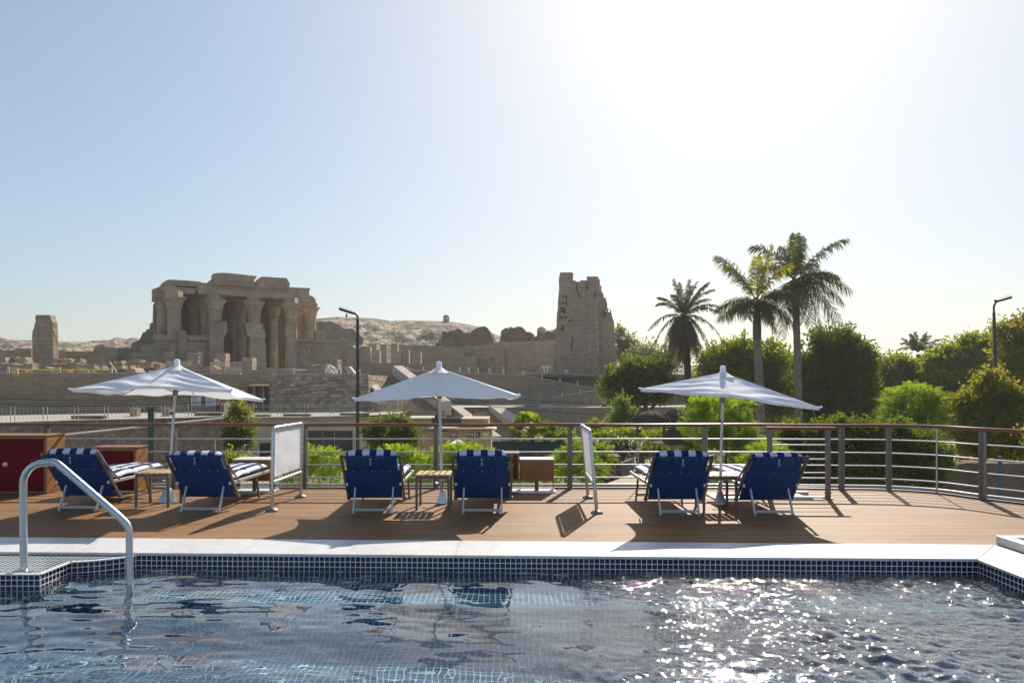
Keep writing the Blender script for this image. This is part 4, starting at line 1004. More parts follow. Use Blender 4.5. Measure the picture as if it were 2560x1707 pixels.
column(-8.4, 4.8, .95, lotus=False, z0=2.7, seed=4)
c5 = FT.pt(776,850,14); u5 = (Vector((c5.x,c5.y,0))-FT.P).dot(FT.e); column(u5, 14, 1.2, z0=2.7, zc=1.8+(955-794)/F*c5.y, zt=1.8+(955-769)/F*c5.y, lotus=False, ab=1.8+(955-757)/F*c5.y, seed=9)
c6 = FT.pt(752,850,16); u6 = (Vector((c6.x,c6.y,0))-FT.P).dot(FT.e); column(u6, 16, 1.15, z0=2.7, lotus=False, seed=10)
tp('pillar_mass', 'sandstone', ([(522,803),(545,802),(567.5,803),(568,828),(563,838),(559,842),(560,925),(522,925),(523,840)],-1.0,1.2))
tp('pillar_mass', 'sandstone_lit', ([(614,807),(632,806),(645,809),(658,808),(658,824),(662,825),(665,838),(661,854),(665,857),(665.5,925),(624,925),(625,842),(617,836)],-1.0,1.3))
tp('pillar_mass', 'sandstone', ([(716,810),(740,809),(743,925),(719,925),(719,846),(715,838)],-1.0,1.3))
tp('screen_wall', 'sandstone', ([(383,852),(446,852),(535,852),(535,925),(383,925)],.0,1.0), ([(383,850),(383,836),(445,837.5),(450,836),(535,839),(536,851)],-.45,1.1), ([(445,860),(443,828),(449,824),(462,824.5),(467,832),(467,925),(446,925)],-.6,1.0))
tp('screen_wall', 'sandstone', ([(741,853),(772,854),(772,925),(741,925)],0,1.0), ([(772,854),(780,854),(780,869),(772,869)],0,1.0), ([(772,881),(780,881),(780,925),(772,925)],0,1.0), ([(780,854),(843,856),(843,925),(780,925)],0,1.0), ([(843,856),(857,856),(857,898),(843,898)],0,1.0), ([(857,856),(874,857),(874,925),(857,925)],0,1.0), ([(741,853),(741,845.5),(796,847),(873,851),(873,857)],-.4,1.1), ([(802,925),(802,850),(812,850),(812,925)],-.25,1.0), jit=.04, sub=0)
tp('broken_stump', 'sandstone', ([(789,848),(790,827),(797,825),(812,826),(816,832),(816,850)],.2,2.0))
tp('broken_stump', 'sandstone', ([(853,853),(854,846),(861,843),(866,847),(867,853)],.1,1.2))
mb = MB()
for (u0, u1, v0, v1, z0, z1) in ((-8.9,19,21,22.5,2.6,18.3),(-8.9,14.5,9,21,17.6,18.7),(-8.9,-3.2,2.4,9,18.0,18.9),(4,14.5,2.5,9,18.4,19.0),(-9.0,-8.0,9.5,21,2.6,17.5),(15.2,16.2,8,21,2.6,17.55),(-8.9,15.5,3.0,9.2,18.72,19.1)):  # right side wall and closed roof added to keep the sun out
    P = [FT.P+FT.e*a+FT.n*b for a, b in ((u0,v0),(u1,v0),(u1,v1),(u0,v1))]; mb.prism([(p.x,p.y,z0) for p in P], (0,0,z1-z0))
mb.build('inner_hall', M['sandstone'], temple)
tp('stepped_wall', 'sandstone', ([(405,925),(405,762),(384,760),(383.5,805),(376,808),(376,822),(367,823),(366,829),(358,830),(353,841),(348,850),(330,856),(328,868),(312,869),(277,873),(277,877),(267,879),(267,925)],8.0,11.0), jit=.05)
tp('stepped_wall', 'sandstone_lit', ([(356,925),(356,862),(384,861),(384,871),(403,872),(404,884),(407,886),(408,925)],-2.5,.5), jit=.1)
tp('threshold', 'sandstone', ([(560,916),(720,920),(900,922),(900,935),(560,935)],-2.5,1.5))

# long low ruins at the left and the lone pier
FL = Face((0,108))
def ruin(name, polys, F_, mat, label, cat='ruin', jit=.12, sub=1, group=None):
    m = MB()
    for poly, v0, v1 in polys: F_.prism(m, poly, v0, v1)
    return tag(m.build(name, M[mat], jit=jit, sub=sub), label, cat, group)
pr_ = ruin('stone_pier', [([(82,930),(81,840),(80.5,825),(85,819),(86,807),(88,806),(88.5,787),(124,787),(130,803),(131.5,823),(132,850),(133.5,905),(134,930)],0,1.3)], FL, 'pylon', 'lone tall stone pier standing left of the temple', 'pier')
ruin('ruined_wall', [([(-300,930),(-300,874),(39,876),(39,870),(77,871),(78,930)],3,5)], FL, 'sandstone', 'low ruined stone wall at the left edge, left of the lone pier')
ruin('ruined_wall', [([(134,930),(134,878),(209,879),(210,930)],3,5)], FL, 'sandstone', 'low ruined wall just right of the lone pier')
ruin('ruined_wall', [([(208,930),(208,880),(234,879),(235,868),(248,866),(261,866),(266,872),(267,930)],0,3)], FL, 'sandstone', 'stubby ruined wall with a raised middle, between pier and temple')
ruin('ruined_wall', [([(266,930),(266,886),(330,885),(331,879),(352,878),(356,930)],4,6)], FL, 'sandstone', 'low ruined wall at the left foot of the temple steps')
# fallen blocks
blk0 = []
rr = random.Random(5)
spec = [(8,900,26,12),(34,899,24,13),(60,902,22,15),(78,915,20,16),(20,915,30,14),(48,917,28,12),(62,920,18,16),(150,903,26,11),(172,902,20,12),(196,903,24,10),(150,916,30,11),(178,915,22,10),(205,914,20,10),(164,927,22,8),(230,918,24,12),(252,922,20,12),(300,908,20,9),(320,909,18,9),(303,919,18,9),(324,920,18,9),(343,917,18,12),(215,927,26,8),(128,924,16,10),(345,904,26,8),(370,912,28,14),(395,915,22,14),(330,930,20,9)]
for i, (px, py, wpx, hpx) in enumerate(spec):
    Y = 100+rr.uniform(-3,3)-(py-900)*.3; a = at(px, py, Y); w_ = wpx/F*Y/2; h_ = hpx/F*Y/2; m = MB(); m.box(-w_,w_,-.7,.7,-h_,h_)
    an = R(rr.uniform(-9,9)); m.v = [(a.x+x*math.cos(an)-z*math.sin(an), a.y+y+x*.15, a.z+x*math.sin(an)+z*math.cos(an)) for x, y, z in m.v]
    o = m.build('fallen_block', M[('sandstone','pylon','sandstone_lit')[i%3]], sub=2, jit=.16); blk0.append(o)
    tag(o, 'fallen sandstone block in the heaps along the top of the left terrace wall', 'stone block', 'fallen sandstone blocks on the terrace edge')
for px0, px1, y0_, y1_, Y, lb in ((408,422,878,910,112,'narrow standing block just right of the stepped wall'),(468,495,880,914,110,'square broken drum beside the person in white'),(539,564,883,905,110,'squat broken drum behind the pale railing panels'),(605,631,894,918,106,'pale broken block in front of the middle temple column')):
    Fq = Face((0,Y)); m = MB(); Fq.rect(m, px0, px1, y0_, y1_+12, 0, 1.7); tag(m.build('standing_block', M['sandstone_lit'], sub=2, jit=.08), lb, 'stone block', 'standing blocks before the temple')
ruin('low_wall', [([(455,935),(457,917),(530,914),(545,921),(600,925),(700,922),(790,925),(800,935)],0,1.5)], Face((0,104)), 'sandstone', 'low crumbling kerb in front of the temple', 'wall')
ruin('boulder', [([(765,935),(768,915),(790,911),(822,912),(832,920),(835,935)],0,2.5)], Face((0,102)), 'sandstone', 'broad dark boulder in front of the right screen wall', 'boulder', .25, 2)
ruin('boulder', [([(518,930),(517,912),(520,901),(531,898),(536,903),(536,930)],0,2)], Face((0,106)), 'mud', 'reddish boulder left of the pale railing panels', 'boulder', .15, 2)
ruin('boulder', [([(316,932),(318,924),(326,920),(336,922),(342,930),(342,934)],0,2)], Face((0,84)), 'sandstone_lit', 'rounded pale boulder on the terrace edge left of the left parasol tip', 'boulder', .15, 2)

# ruins between the temple and the pylon
FM = Face((0,135))
ruin('ruined_wall', [([(868,935),(868,866),(880,863),(885,868),(925,866),(928,935)],0,2)], FM, 'sandstone', 'dark ruined wall directly behind the left lamp post')
for i, (x0,x1,y0_,Y,lb) in enumerate(((922,941,860,140,'first'),(950,967,860,138,'third'),(928,949,875,128,'second'),(977,994,858,138,'fifth'),(980,1002,879,126,'fourth'),(1003,1022,874,127,'sixth'),(1031,1052,879,126,'seventh'))):
    Fq = Face((0,Y)); m = MB(); Fq.rect(m, x0,x1,y0_,925,0,1.5); tag(m.build('column_stump', M['sandstone_lit'], sub=1, jit=.05), f'{lb} square column stump from the left, between the lamp post and the middle parasol', 'column stump', 'square column stumps')
ruin('low_wall', [([(870,940),(870,905),(1050,909),(1100,912),(1100,940)],0,1.2)], Face((0,118)), 'promwall', 'low dark wall at the foot of the column stumps', 'wall', .05)
ruin('ruined_wall', [([(1108,940),(1108,884),(1120,881),(1158,882),(1162,890),(1192,891),(1194,940)],0,3)], Face((0,122)), 'sandstone', 'patchy ruined block wall left of the small portal building')
FEn = Face((0,150))
e1 = ruin('enclosure_wall', [([(985,940),(985,861),(1092,864),(1165,868),(1200,868),(1200,940)],0,1.5)], FEn, 'promwall', 'brown enclosure wall behind the column stumps', 'wall', 0, 0)
e2 = ruin('enclosure_wall', [([(1200,940),(1200,866),(1243,855.5),(1390,849.5),(1390,940)],0,1.5)], Face((0,146)), 'pylon', 'brown enclosure wall rising to the foot of the pylon', 'wall', 0, 0)
FP = Face((0,124)); pb = thing('portal_building', tuple(FP.pt(1215,933)), 'small square portal building with a narrow dark doorway', 'building')
m = MB(); FP.prism(m, [(1161,936),(1161,872),(1227,870),(1227,936)],0,6); FP.rect(m,1238,1262,870,936,0,6); FP.rect(m,1227,1238,870,894,0,6); m.build('wall', M['sandstone'], pb)
m = MB(); FP.prism(m, [(1163,871.5),(1161,866),(1176,864.5),(1220,864),(1262,866),(1262,869.5)],-.3,6.2); m.build('cornice', M['sandstone'], pb, jit=.08, sub=1)
m = MB(); FP.rect(m, 1219,1246,884,887,-.35,-.01); FP.rect(m,1221,1226,887,934,-.25,-.01); FP.rect(m,1239,1244,887,934,-.25,-.01); m.build('door_frame', M['sandstone_lit'], pb)
m = MB(); FP.rect(m, 1263,1280,864,936,1.5,7); m.build('side_wall', M['sandstone'], pb)

# the pylon tower: masonry mass with broken top, window holes and a vertical groove
def pylon():
    t = thing('pylon', tuple(at(1462,936,112)), 'tall battered sandstone pylon tower with a broken stepped top', 'tower')
    FPy = Face((0,112))
    zc = lambda y: 660+y/5.334
    xc = lambda x: 1360+x/5.334
    Lz = [(115,214),(230,197),(330,205),(570,184),(830,165),(1150,140),(1470,118),(1600,110)]
    def left(y): return np.interp(y, [a for a, b in Lz], [b for a, b in Lz])
    rim = [(118,115),(385,117),(390,215),(430,235),(488,236),(490,216),(567,216),(568,170),(710,172),(742,212),(746,285),(768,300),(766,372),(795,408),(796,455),(822,458),(838,520),(846,602),(890,606),(905,650),(1100,700)]
    def top(x): return np.interp(x, [a for a, b in rim], [b for a, b in rim])
    holes = [(222,270,568,650),(255,290,612,652),(283,298,688,728),(232,268,812,895),(380,400,600,612)]
    def body(x1f, holesx, v0, v1, name, x0f):
        m = MB(); ny, nxx = 84, 44
        ys_ = np.linspace(110, 1600, ny+1); vid = {}
        def V_(i, j, back=False):
            k = (i, j, back)
            if k in vid: return vid[k]
            y = ys_[i]; l = x0f(y); r = x1f(y); x = l+(r-l)*j/nxx; yy = max(y, top(x)) if i else top(x)
            p = FPy.pt(xc(x), zc(y), v0 if not back else v1)
            if not back:
                q = Vector(p)*.8; p = p+FPy.n*(.10*mn.noise(q)+.12*mn.noise(q*2.7)+.05*mn.noise(q*7))
                if j in (0, nxx): p = p+FPy.e*(.10*mn.noise(q*1.5))
                if x > 553 and x0f(900) < 500: p = p-FPy.n*.0+FPy.n*(.22 if x > 556 else 0)
            m.v.append(tuple(p)); vid[k] = len(m.v)-1; return vid[k]
        occ = np.zeros((ny, nxx), bool)
        for i in range(ny):
            for j in range(nxx):
                y = (ys_[i]+ys_[i+1])/2; l = x0f(y); r = x1f(y); x = l+(r-l)*(j+.5)/nxx
                occ[i, j] = y > top(x)-8 and not any(a < x < b and c < y < d for a, b, c, d in holesx)
        for i in range(ny):
            for j in range(nxx):
                if not occ[i, j]: continue
                m.f.append((V_(i,j),V_(i+1,j),V_(i+1,j+1),V_(i,j+1)))
                for di, dj, e0, e1 in ((-1,0,(i,j),(i,j+1)),(1,0,(i+1,j),(i+1,j+1)),(0,-1,(i,j),(i+1,j)),(0,1,(i,j+1),(i+1,j+1))):
                    a, b = i+di, j+dj
                    if not (0 <= a < ny and 0 <= b < nxx) or not occ[a, b]: m.f.append((V_(*e0),V_(*e1),V_(*e1,True),V_(*e0,True)))
        return m.build(name, M['pylon'], t)
    body(lambda y: np.interp(y, [110,285,600,1600],[742,745,745,746]), holes, 0, 6, 'front_wall', left)
    RX = [(600,846),(606,892),(700,910),(800,935),(1340,971),(1600,985)]
    body(lambda y: max(np.interp(y, [110,300,372,455,520,600,606,700,800,1340,1600],[760,768,780,822,838,848,892,910,935,971,985]),752), [(778,832,632,720),(858,880,612,645)], .9, 6.5, 'side_wing', lambda y: 747)
    m = MB(); FPy.prism(m, [(1398,930),(1404,712),(1496,712),(1499,930)], 1.0, 5.8); FPy.prism(m, [(1503,930),(1503,745),(1519,790),(1530,930)], 1.9, 6.2); m.build('core', M['pylon'], t)
    # dark bars in the upper courses, shade of the cracks put into their colour
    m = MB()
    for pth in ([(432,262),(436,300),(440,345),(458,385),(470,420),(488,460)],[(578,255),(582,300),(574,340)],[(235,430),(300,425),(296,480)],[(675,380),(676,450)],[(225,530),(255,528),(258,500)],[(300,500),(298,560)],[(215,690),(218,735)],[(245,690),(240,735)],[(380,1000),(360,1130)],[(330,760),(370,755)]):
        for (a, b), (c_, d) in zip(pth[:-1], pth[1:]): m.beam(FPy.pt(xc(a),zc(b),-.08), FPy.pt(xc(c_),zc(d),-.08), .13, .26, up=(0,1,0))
    m.build('cracks', plain('crack_shade', (.05,.037,.03), .95), t)
    return t
pylon()

# ------------------------------------------------------------ fences, bollards, planters on the promenade
def fence(name, pts_px, z0, h, pitch, label, gap=.26, cat='fence'):
    P = [ground(x, y, z0) for x, y in pts_px]; t = thing(name, tuple(P[len(P)//2]), label, cat)
    L = [0.0]
    for a, b in zip(P[:-1], P[1:]): L.append(L[-1]+(b-a).length)
    def pos(s_):
        k = max(i for i in range(len(L)) if L[i] <= s_+1e-6); k = min(k, len(L)-2); return P[k].lerp(P[k+1], (s_-L[k])/(L[k+1]-L[k]))
    n = int(L[-1]/pitch)
    for i in range(n):
        a = pos(i*pitch+.32); b = pos(min((i+1)*pitch-.01, L[-1])); m = MB(); k = int((b-a).length/gap)
        for z in (.10,.28,h*.78,h-.03): m.beam(a+Vector((0,0,z)), b+Vector((0,0,z)), .022, .022)
        for j in range(1, k): p = a.lerp(b, j/k); m.beam(p+Vector((0,0,.10)), p+Vector((0,0,h-.03)), .016, .016, up=(0,1,0))
        m.build('fence_panel', M['cream_iron'], t)
        m = MB(); a = pos(i*pitch); b = pos(i*pitch+.30)
        for q in (a, b): m.beam(q, q+Vector((0,0,h+.10)), .05, .05, up=(0,1,0))
        for z in (.25, h+.08, h-.25): m.beam(a+Vector((0,0,z)), b+Vector((0,0,z)), .035, .035)
        m.build('post_pair', M['cream_iron'], t)
    return t
fence('iron_fence', [(-60,1056),(166,1049),(372,1044),(480,1041.5),(560,1037)], PZ, 1.15, 2.35, 'cream iron fence along the left promenade above the rubble wall')
fence('iron_fence', [(625,1041),(776,1038),(905,1036)], PZ, 1.15, 2.6, 'cream iron fence above the cream building, in front of the mixed block wall')
fence('iron_fence', [(925,1033),(985,1031),(1040,1021.5),(1100,1016),(1140,1016)], PZ, 1.25, 2.2, 'cream iron fence curving behind the middle parasol')
fence('iron_fence', [(1228,1016),(1400,1016.5),(1545,1016)], PZ, 1.25, 2.2, 'cream iron fence along the right promenade below the ramp')
fence('iron_fence', [(560,1046-.0),(577,1038),(560,1034)], PZ, 1.3, 2.0, 'short end of cream iron fence beside the climbing shrub')
def bollard(px, py, Y, lb):
    p = at(px, py, Y); m = MB(); m.lathe((p.x,p.y,p.z-.75), [(.16,0),(.15,.5),(.12,.54),(.15,.60),(.14,.70),(.06,.78)], 10)
    return tag(m.build('bollard', M['cream_iron'], smooth=50), lb, 'bollard', 'small pale bollards along the terraces')
ords = ['first','second','third','fourth','fifth','sixth','seventh','eighth','ninth','tenth','eleventh','twelfth','thirteenth','fourteenth','fifteenth','sixteenth']
bp = [(20,918,73),(148,919,76),(278,920,78),(733,921,81),(898,924,81),(985,916,98),(1001,915,107),(1018,916,107),(1058,918,107),(1149,919,107),(1172,919,107),(1195,920,107),(1223,922,107),(1258,924,107),(1308,928,107)]
for i, (x, y, Y) in enumerate(bp): bollard(x, y, Y, f'{ords[i]} pale bollard from the left along the upper terrace edge')
bp = [(1355,936.5,106.3),(1400,944.5,106.3),(1444,952,106.3),(1488,959.5,106.3),(1449,974,98),(1406,981.5,98)]
for i, (x, y, Y) in enumerate(bp): bollard(x, y, Y, f'pale bollard on the {"long descending ramp" if i < 4 else "short front ramp"}, {ords[i] if i < 4 else ords[i-4]} in its line')
def planter(x0, x1, y0_, y1_, lb, Y=None):
    a = ground((x0+x1)/2, y1_, PZ); Fq = Face((0,a.y)); t = thing('planter_bench', tuple(a), lb, 'bench', 'low stone benches on the promenade')
    m = MB(); Fq.rect(m, x0+2,x1-2,y0_+2.2,y1_,0,.8); m.build('plinth', M['mud'], t); m = MB(); Fq.rect(m, x0,x1,y0_,y0_+2.1,-.12,.92); m.build('seat_slab', M['sandstone'], t)
for a in ((176,256,1038.5,1047,'stone bench on the left promenade, left of the left parasol pole'),(484,551,1031,1039,'stone bench below the two tall information boards'),(634,671,1036,1041.5,'short stone bench in front of the glazed entrance'),(706,774,1034.5,1040,'stone bench before the mixed block wall, left one'),(848,922,1032,1037.5,'stone bench crossing behind the left lamp post'),(1042,1096,1017,1023,'stone bench behind the middle parasol pole'),(1312,1348,1012.5,1017,'stone bench on the right promenade below the ramp'),(1505,1545,1009,1016.5,'dark stone bench beside the dark round tree')): planter(*a)
for x0,x1,y0_,y1_,lb in ((323,342,1021,1040.5,'square stone bin left of the green bank post'),(405,424,1020,1040,'square stone bin right of the green bank post')):
    a = ground((x0+x1)/2, y1_, PZ); Fq = Face((0,a.y)); t = thing('stone_bin', tuple(a), lb, 'bin', 'square stone bins'); m = MB(); Fq.rect(m, x0+.6,x1-.6,y0_+1.4,y1_,0,.7); m.build('body', M['sandstone'], t, sub=1, jit=.03); m = MB(); Fq.rect(m, x0,x1,y0_,y0_+1.3,-.05,.75); m.build('rim', M['cope'], t)
# yellow tape between posts
pA = at(22,922,73); pB = at(148,925,76); pC = at(276,923,78); m = MB()
for a, b in ((pA,pB),(pB,pC)):
    pr2 = a
    for i in range(1, 13): u = i/12; q = a.lerp(b, u)-Vector((0,0,.10*4*u*(1-u))); m.prism([pr2, q, q+Vector((0,0,.13)), pr2+Vector((0,0,.13))], (0,.012,0)); pr2 = q
tag(m.build('barrier_tape', plain('yellow_tape', (.75,.60,.02), .5)), 'yellow barrier tape stretched along the left terrace edge', 'tape')
pq = at(36,931,73); m = MB(); m.prism([pq+Vector((-.35,0,-.15)), pq+Vector((.4,0,-.15)), pq+Vector((.3,0,.42)), pq+Vector((-.28,0,.42))], (0,.12,0)); tag(m.build('leaning_board', plain('raw_board', (.60,.44,.26), .7)), 'small leaning yellowish board beside the barrier tape', 'board')
m = MB(); a = at(274,905,78.5); b = at(291,930,78.5); m.beam(a, b, .10, .12); tag(m.build('leaning_plank', plain('grey_plank', (.45,.36,.27), .7)), 'plank leaning at the right end of the yellow tape', 'plank')
# railing panels and persons on the terrace
def panel(px0, px1, y0_, y1_, Y, lb, solid=False):
    Fq = Face((0,Y)); t = thing('railing_panel', tuple(Fq.pt((px0+px1)/2, y1_)), lb, 'barrier', 'cream railing panels before the temple'); m = MB()
    Fq.rect(m, px0,px1,y0_,y0_+1,0,.05); Fq.rect(m,px0,px1,y1_-1,y1_,0,.05); Fq.rect(m,px0,px0+.8,y0_+1,y1_-1,0,.05); Fq.rect(m,px1-.8,px1,y0_+1,y1_-1,0,.05); m.build('frame', M['cream_iron'], t)
    m = MB(); x = px0+2
    while x < px1-1: Fq.rect(m, x,x+.55,y0_+1,y1_-1,.01,.04); x += 1.9
    m.build('bars', M['cream_iron'], t)
panel(416,477,902,915,100,'railing panel left of the person in white'); panel(525,563,904,932,98,'tall railing panel in front of the reddish boulder'); panel(563,603,903.5,930,99,'railing panel with a dark gap, right of the tall one')
t = thing('lifting_frame', tuple(at(832,935,88)), 'white metal frame and boards standing on the wall top left of the lamp post', 'frame')
Fq = Face((0,88)); m = MB(); Fq.rect(m, 812,815,920,935,0,.2); Fq.rect(m, 850,853,920,935,0,.2); Fq.rect(m,812,853,921,925,.2,.4); m.build('frame_bars', M['white_paint'], t); m = MB(); Fq.prism(m, [(815,928),(822,921),(838,935),(826,935)],.45,.6); m.build('board', M['white_paint'], t); m = MB(); Fq.rect(m,817,822,911,921,.0,.3); Fq.rect(m,845,849,912,921,0,.3); m.build('lamp_heads', M['white_paint'], t)
m = MB(); Fq = Face((0,86)); Fq.prism(m, [(857,916),(872,915.5),(888,935),(870,935)],0,1.5); tag(m.build('stone_ramp', M['cope']), 'sloping pale stone slab at the right end of the wall top', 'slab')
for x0, x1, lb in ((1275,1306,'left slanted wooden information board before the pylon'),(1315,1341,'middle slanted wooden information board before the pylon')):
    Fq = Face((0,104)); t = thing('slanted_board', tuple(Fq.pt((x0+x1)/2,932)), lb, 'notice board', 'slanted wooden boards'); m = MB(); Fq.prism(m, [(x0,930),(x0+10,915.5),(x1,915.5),(x1-9,930)],0,.12); m.build('board', plain('ochre_board', (.42,.27,.10), .6), t)
    m = MB()
    for k in range(3): Fq.prism(m, [(x0+6+k*7,930),(x0+8+k*7,930),(x0+15+k*6,916),(x0+13+k*6,916)],-.03,-.005)
    m.build('dark_slats', M['mud'], t)
t = thing('white_stand', tuple(at(1365,932,104)), 'white table-like stand left of the pylon foot', 'stand'); Fq = Face((0,104)); m = MB(); Fq.rect(m,1354,1376,915,919,-.5,.7); m.build('top', M['white_paint'], t); m = MB(); Fq.rect(m,1359,1362,919,932,0,.3); m.build('leg', M['white_paint'], t); m = MB(); Fq.rect(m,1367,1370,919,932,0,.3); m.build('leg', M['white_paint'], t)
t = thing('lectern_sign', tuple(at(1416,936,105)), 'small bluish lectern sign at the foot of the pylon', 'sign'); Fq = Face((0,105)); m = MB(); m.prism([Fq.pt(1409,926,0),Fq.pt(1419,926,0),Fq.pt(1423,929.5,-.5),Fq.pt(1413,929.5,-.5)],(0,0,.05)); m.build('plate', plain('blue_white_plate', (.45,.55,.62), .3), t); m = MB(); Fq.rect(m,1415,1417,929,936,-.2,-.1); m.build('post', M['white_paint'], t)

# persons (far away, fifteen pixels tall)
def person(p, face, shirt, pants, lb, arm=0.3):
    t = thing('person', tuple(p), lb, 'person', None)
    skin = plain('brown_skin', (.22,.11,.07), .6); c, s_ = math.cos(face), math.sin(face)
    def W(x, y, z): return (x*c-y*s_, x*s_+y*c, z)
    J = {'pel':(0,0,.94,.13),'wai':(0,0,1.12,.13),'che':(0,0,1.34,.16),'nec':(0,-.01,1.50,.055),'hea':(0,-.03,1.60,.085),'top':(0,-.02,1.72,.085)}
    for k, sd_ in (('l',-1),('r',1)):
        J['sh'+k]=(.17*sd_,0,1.42,.07); J['el'+k]=(.22*sd_,-.04-arm*.2,1.15,.045); J['wr'+k]=(.21*sd_,-.18-arm*.3,.98,.032); J['ha'+k]=(.21*sd_,-.22-arm*.3,.92,.035)
        J['hi'+k]=(.09*sd_,0,.90,.11); J['kn'+k]=(.10*sd_,-.10*sd_-.03,.50,.068); J['an'+k]=(.10*sd_,.02-.12*sd_,.09,.045); J['fo'+k]=(.11*sd_,-.14-.12*sd_,.03,.04)
    E = [('pel','wai'),('wai','che'),('che','nec'),('nec','hea'),('hea','top')]
    for k in 'lr': E += [('che','sh'+k),('sh'+k,'el'+k),('el'+k,'wr'+k),('wr'+k,'ha'+k),('pel','hi'+k),('hi'+k,'kn'+k),('kn'+k,'an'+k),('an'+k,'fo'+k)]
    def skinmesh(name, keys, grow, mat):
        ks = [k for k in J if k in keys]; me = bpy.data.meshes.new(name); me.from_pydata([W(*J[k][:3]) for k in ks], [(ks.index(a), ks.index(b)) for a, b in E if a in ks and b in ks], []); me.update()
        o = bpy.data.objects.new(name, me); col.objects.link(o); o.parent = t; me.materials.append(mat)
        md = o.modifiers.new('skin', 'SKIN'); 
        for i, k in enumerate(ks): me.skin_vertices[0].data[i].radius = (J[k][3]+grow, J[k][3]+grow)
        me.skin_vertices[0].data[0].use_root = True
        o.modifiers.new('sub', 'SUBSURF').levels = 1; o.modifiers[-1].render_levels = 1; return o
    skinmesh('body', set(J), 0, skin)
    skinmesh('shirt', {'pel','wai','che','shl','shr','ell','elr'}, .022, shirt); skinmesh('trousers', {'pel','hil','hir','knl','knr','anl','anr'}, .02, pants)
    m = MB(); q = W(0,0,0); rock(m, (p[0]+W(0,.01,0)[0], p[1]+W(0,.01,0)[1], p[2]+1.72), .105, seed=1, n=2); m.build('hair', plain('black_hair', (.012,.01,.01), .7), t, smooth=60)
    return t
person(ground(545,1035,PZ), R(60), plain('pink_shirt', (.55,.12,.22), .8), plain('navy_trousers', (.03,.04,.08), .8), 'person in a pink shirt and dark trousers walking past the tall information boards')
pw = at(497,913,110); person(pw, R(-70), plain('white_robe', (.75,.75,.80), .8), plain('white_trousers', (.68,.68,.72), .8), 'person in white clothes standing before the temple screen wall', .1)
# ============================================================ TREES, SHRUBS, PALMS, LAMPS, GARDEN
M['bark'] = stone('tree_bark', (.13,.095,.07), .4, .8, None, sc_=2)
M['palm_bark'] = stone('palm_trunk', (.30,.25,.215), .3, .8, None, sc_=1.5)
M['date_bark'] = stone('date_palm_trunk', (.12,.08,.055), .4, 1, None, sc_=3)
LF = {'dark': leaf('dark_green_leaves', (.036,.062,.014), (.085,.115,.016), .48), 'mid': leaf('mid_green_leaves', (.055,.090,.014), (.14,.17,.016), .55),
      'bright': leaf('bright_green_leaves', (.085,.145,.016), (.17,.235,.020), .55), 'olive': leaf('olive_leaves', (.075,.090,.020), (.17,.165,.028), .52),
      'pale': leaf('pale_grey_green_leaves', (.09,.11,.06), (.15,.17,.09), .4), 'cone': leaf('light_conifer_leaves', (.075,.12,.03), (.13,.19,.045), .45),
      'palm': leaf('palm_fronds', (.035,.05,.018), (.085,.095,.022), .30, .9), 'palm_y': leaf('sunny_palm_fronds', (.11,.14,.012), (.24,.23,.02), .5),  # palm_y: sunlit look of the top fronds put into the leaf colour
      'palm_d': leaf('dusty_palm_fronds', (.055,.065,.04), (.09,.10,.055), .25), 'dead': leaf('dead_palm_fronds', (.075,.065,.05), (.13,.095,.065), .2),
      'white_fl': leaf('white_blossom', (.75,.74,.68), (.85,.83,.78), .3), 'pink_fl': leaf('pink_blossom', (.60,.08,.30), (.70,.20,.45), .3), 'purple_fl': leaf('purple_blossom', (.22,.04,.40), (.34,.09,.55), .3)}
def unit(a): return a/np.maximum(np.linalg.norm(a, axis=-1, keepdims=True), 1e-6)
def leaf_quads(C_, d, size, width, r):
    """diamond leaves at C_, pointing along d"""
    n = len(C_); ref = unit(r.normal(size=(n, 3))); s_ = unit(np.cross(d, ref)); L = size*(.6+.8*r.random((n, 1)))
    a = C_; b = C_+d*L*.5+s_*L*width; c_ = C_+d*L; e = C_+d*L*.5-s_*L*width
    V = np.stack([a, b, c_, e], 1).reshape(-1, 3); Q = np.arange(4*n).reshape(n, 4); return V, Q
def crown_pts(lobes, nclump, per, r, spread=.55, hollow=.55):
    """leaf positions in clumps that sit mostly near the surface of the lobes"""
    w = np.array([l[3]*l[4]*l[5] for l in lobes])**.67; w = w/w.sum(); k = r.choice(len(lobes), nclump, p=w)
    Lb = np.array(lobes)[k]; d = unit(r.normal(size=(nclump, 3))); rad = (hollow+(1.10-hollow)*r.random((nclump, 1))**.6)+.10*np.abs(r.normal(size=(nclump, 1)))*(r.random((nclump, 1)) < .35)
    cc = Lb[:, :3]+d*Lb[:, 3:6]*rad
    # coherent gaps between the boughs
    k_ = 1.15/spread; ph = r.uniform(0, 6.3, 6); x_, y_, z_ = cc.T*k_
    f_ = np.sin(1.7*x_+2.3*z_+ph[0])+np.sin(2.9*z_-1.3*y_+ph[1])+np.sin(2.1*y_+1.9*x_+ph[2])+.7*np.sin(4.3*x_-3.1*z_+ph[3])
    keep = (f_ > -.75) | (rad[:, 0] < .62); cc, d = cc[keep], d[keep]; nclump = len(cc)
    cs = spread*(.6+.8*r.random((nclump, 1)))
    P = cc[:, None, :]+r.normal(size=(nclump, per, 3))*np.array([1, 1, .62])*cs[:, None, :]*.5
    tw = (r.random((nclump, 1)) < .22)                     # some clumps are twigs reaching out of the crown
    reach = unit(d+.7*r.normal(size=(nclump, 3))+np.array([0,0,.3])); u_ = r.random((nclump, per, 1))
    P = np.where(tw[:, None, :], cc[:, None, :]+reach[:, None, :]*u_*spread*2.0+r.normal(size=(nclump, per, 3))*spread*.13, P)
    out_ = unit(np.repeat(d[:, None, :], per, 1)+.9*r.normal(size=(nclump, per, 3))+np.array([0,0,.25]))
    return P.reshape(-1, 3), out_.reshape(-1, 3)
